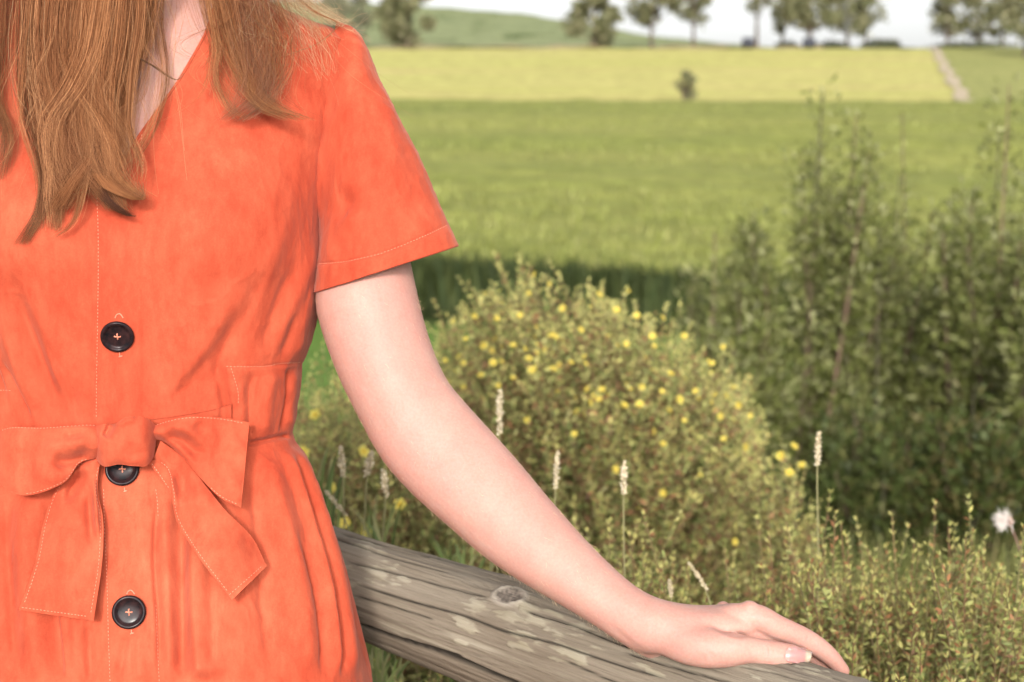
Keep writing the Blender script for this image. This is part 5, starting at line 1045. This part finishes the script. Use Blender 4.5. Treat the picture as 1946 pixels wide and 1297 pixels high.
for k in range(30):
    x0, y0 = rng.uniform(40, 275), rng.uniform(60, 190); dx, dy = rng.normal() * 34, rng.uniform(120, 230)
    clump([(110, top, 1.425), (x0 * .9 + 15, y0 - 150, 1.335), (x0, y0, 1.300), (x0 + dx, y0 + dy * .5, 1.276), (x0 + dx * .2 + 10 * rng.normal(), y0 + dy, 1.273)], 9, [10, 8, 5, 4, 6], wave=7, pal=MD + [(.42, .22, .11), (.36, .18, .085)])
for k in range(14):
    x0, y0 = rng.uniform(410, 540), rng.uniform(20, 90); dx, dy = rng.normal() * 40, rng.uniform(90, 150)
    clump([(415, top, 1.43), (x0 - 20, y0 - 120, 1.40), (x0, y0, 1.345), (x0 + dx, y0 + dy * .6, 1.325), (x0 + dx * .2, y0 + dy, 1.314)], 8, [10, 8, 5, 5, 7], wave=8, pal=HPAL)
for pts in [[(600, 22, 1.40), (640, 45, 1.385), (672, 62, 1.385), (705, 82, 1.39)], [(630, 48, 1.39), (640, 30, 1.385), (646, 10, 1.383)], [(640, 46, 1.39), (665, 36, 1.385), (690, 12, 1.38)], [(650, 50, 1.39), (680, 30, 1.385), (700, 25, 1.38)], [(610, 20, 1.40), (640, 17, 1.39), (655, 20, 1.385)], [(660, 55, 1.388), (680, 62, 1.386), (710, 76, 1.386)], [(655, 52, 1.388), (688, 58, 1.386), (700, 56, 1.386)], [(668, 60, 1.388), (690, 40, 1.386), (708, 24, 1.386)], [(630, 40, 1.388), (625, 25, 1.386), (648, 14, 1.386)]]:
    clump(pts, 2, [2, 2, 3, 4], wave=1, pal=BL, minoff=.001, r0=.00011, end=(.9, 1))
# her hair over the back and crown of the head (mostly out of the picture)
for k in range(34):
    a = math.pi * (.02 + .96 * k / 33); cx_, sx_ = math.cos(a), math.sin(a); h0 = hc + np.array([0, .012, .022])
    P = [h0 + (.01 * cx_, .0, .104), h0 + (.062 * cx_, .07 * sx_, .075), h0 + (.082 * cx_, .098 * sx_, 0.0), h0 + (.088 * cx_, .10 * sx_, -.10), h0 + (.10 * cx_, .115 * sx_ + .01, -.20), h0 + (.115 * cx_, .125 * sx_ + .03, -.32)]
    q = np.stack(PX(np.array(P)), -1); clump([tuple(r) for r in q], 60, [22, 30, 34, 34, 30, 16], wave=4, minoff=-9)
for sg in (-1, 1):
    for k in range(7):
        h0 = hc + np.array([0, .012, .022]); v_ = -.055 + .02 * k
        P = [h0 + (.004 * sg, v_ - .01, .097 - .25 * max(0, -v_ - .01)), h0 + (.045 * sg, v_ - .022 + .004 * k, .078), h0 + (.078 * sg, v_ * .7 - .008, .02), h0 + (.083 * sg, v_ * .5, -.07), h0 + (.085 * sg, v_ * .5 - .02, -.15), h0 + (.088 * sg, v_ * .5 - .035, -.20)]
        q = np.stack(PX(np.array(P)), -1); clump([tuple(r) for r in q], 90, [10, 26, 30, 30, 30, 20], wave=2, minoff=-9, end=(.9, 1.0))
G4 = np.concatenate(HG); RAD = np.concatenate(HR); COL = np.concatenate(HC)
# keep every strand in front of the cloth and skin it lies on
sxg, syg = np.arange(-260, 760, 6.0), np.arange(-200, 520, 6.0); GX, GY_ = np.meshgrid(sxg, syg, indexing='ij')
both = bvh_of(np.vstack([DRV, sv, cV]), np.vstack([DRF, sf + len(DRV), cF + len(DRV) + len(sv)])); DS = PX(hits(both, GX, GY_)[0])[2]
DS = np.where(np.isnan(DS), 9.0, DS)
ix = np.clip(np.round((G4[..., 0] + 260) / 6).astype(int), 0, len(sxg) - 1); iy = np.clip(np.round((G4[..., 1] + 200) / 6).astype(int), 0, len(syg) - 1)
lim = DS[ix, iy] - G4[..., 3]; dfin = np.where((G4[..., 3] > -1) & (G4[..., 1] > -100), np.minimum(G4[..., 2], lim), G4[..., 2])
k5 = np.array([1, 2, 3, 2, 1.]) / 9; pad = np.pad(dfin, ((0, 0), (2, 2)), mode='edge'); dsm = sum(k5[j] * pad[:, j:j + M_] for j in range(5)); dfin = np.minimum(dfin, dsm)
v, f, c = tubes(W(G4[..., 0], G4[..., 1], dfin), RAD, COL, 3)
hair = add('hair', v, f, M_hair, person, colors=c)
# shoes
for sgn in (-1, 1):
    lx = xc0 + sgn * .085; v, f = ell_loft([(lx, yc0 - .02, 0.002, .045, .125), (lx, yc0 - .02, .03, .045, .125), (lx, yc0, .06, .038, .09), (lx, yc0 + .02, .085, .036, .05)], 32); add('shoe', v, f, plain('shoe_leather', (.10, .06, .04), .5), person)
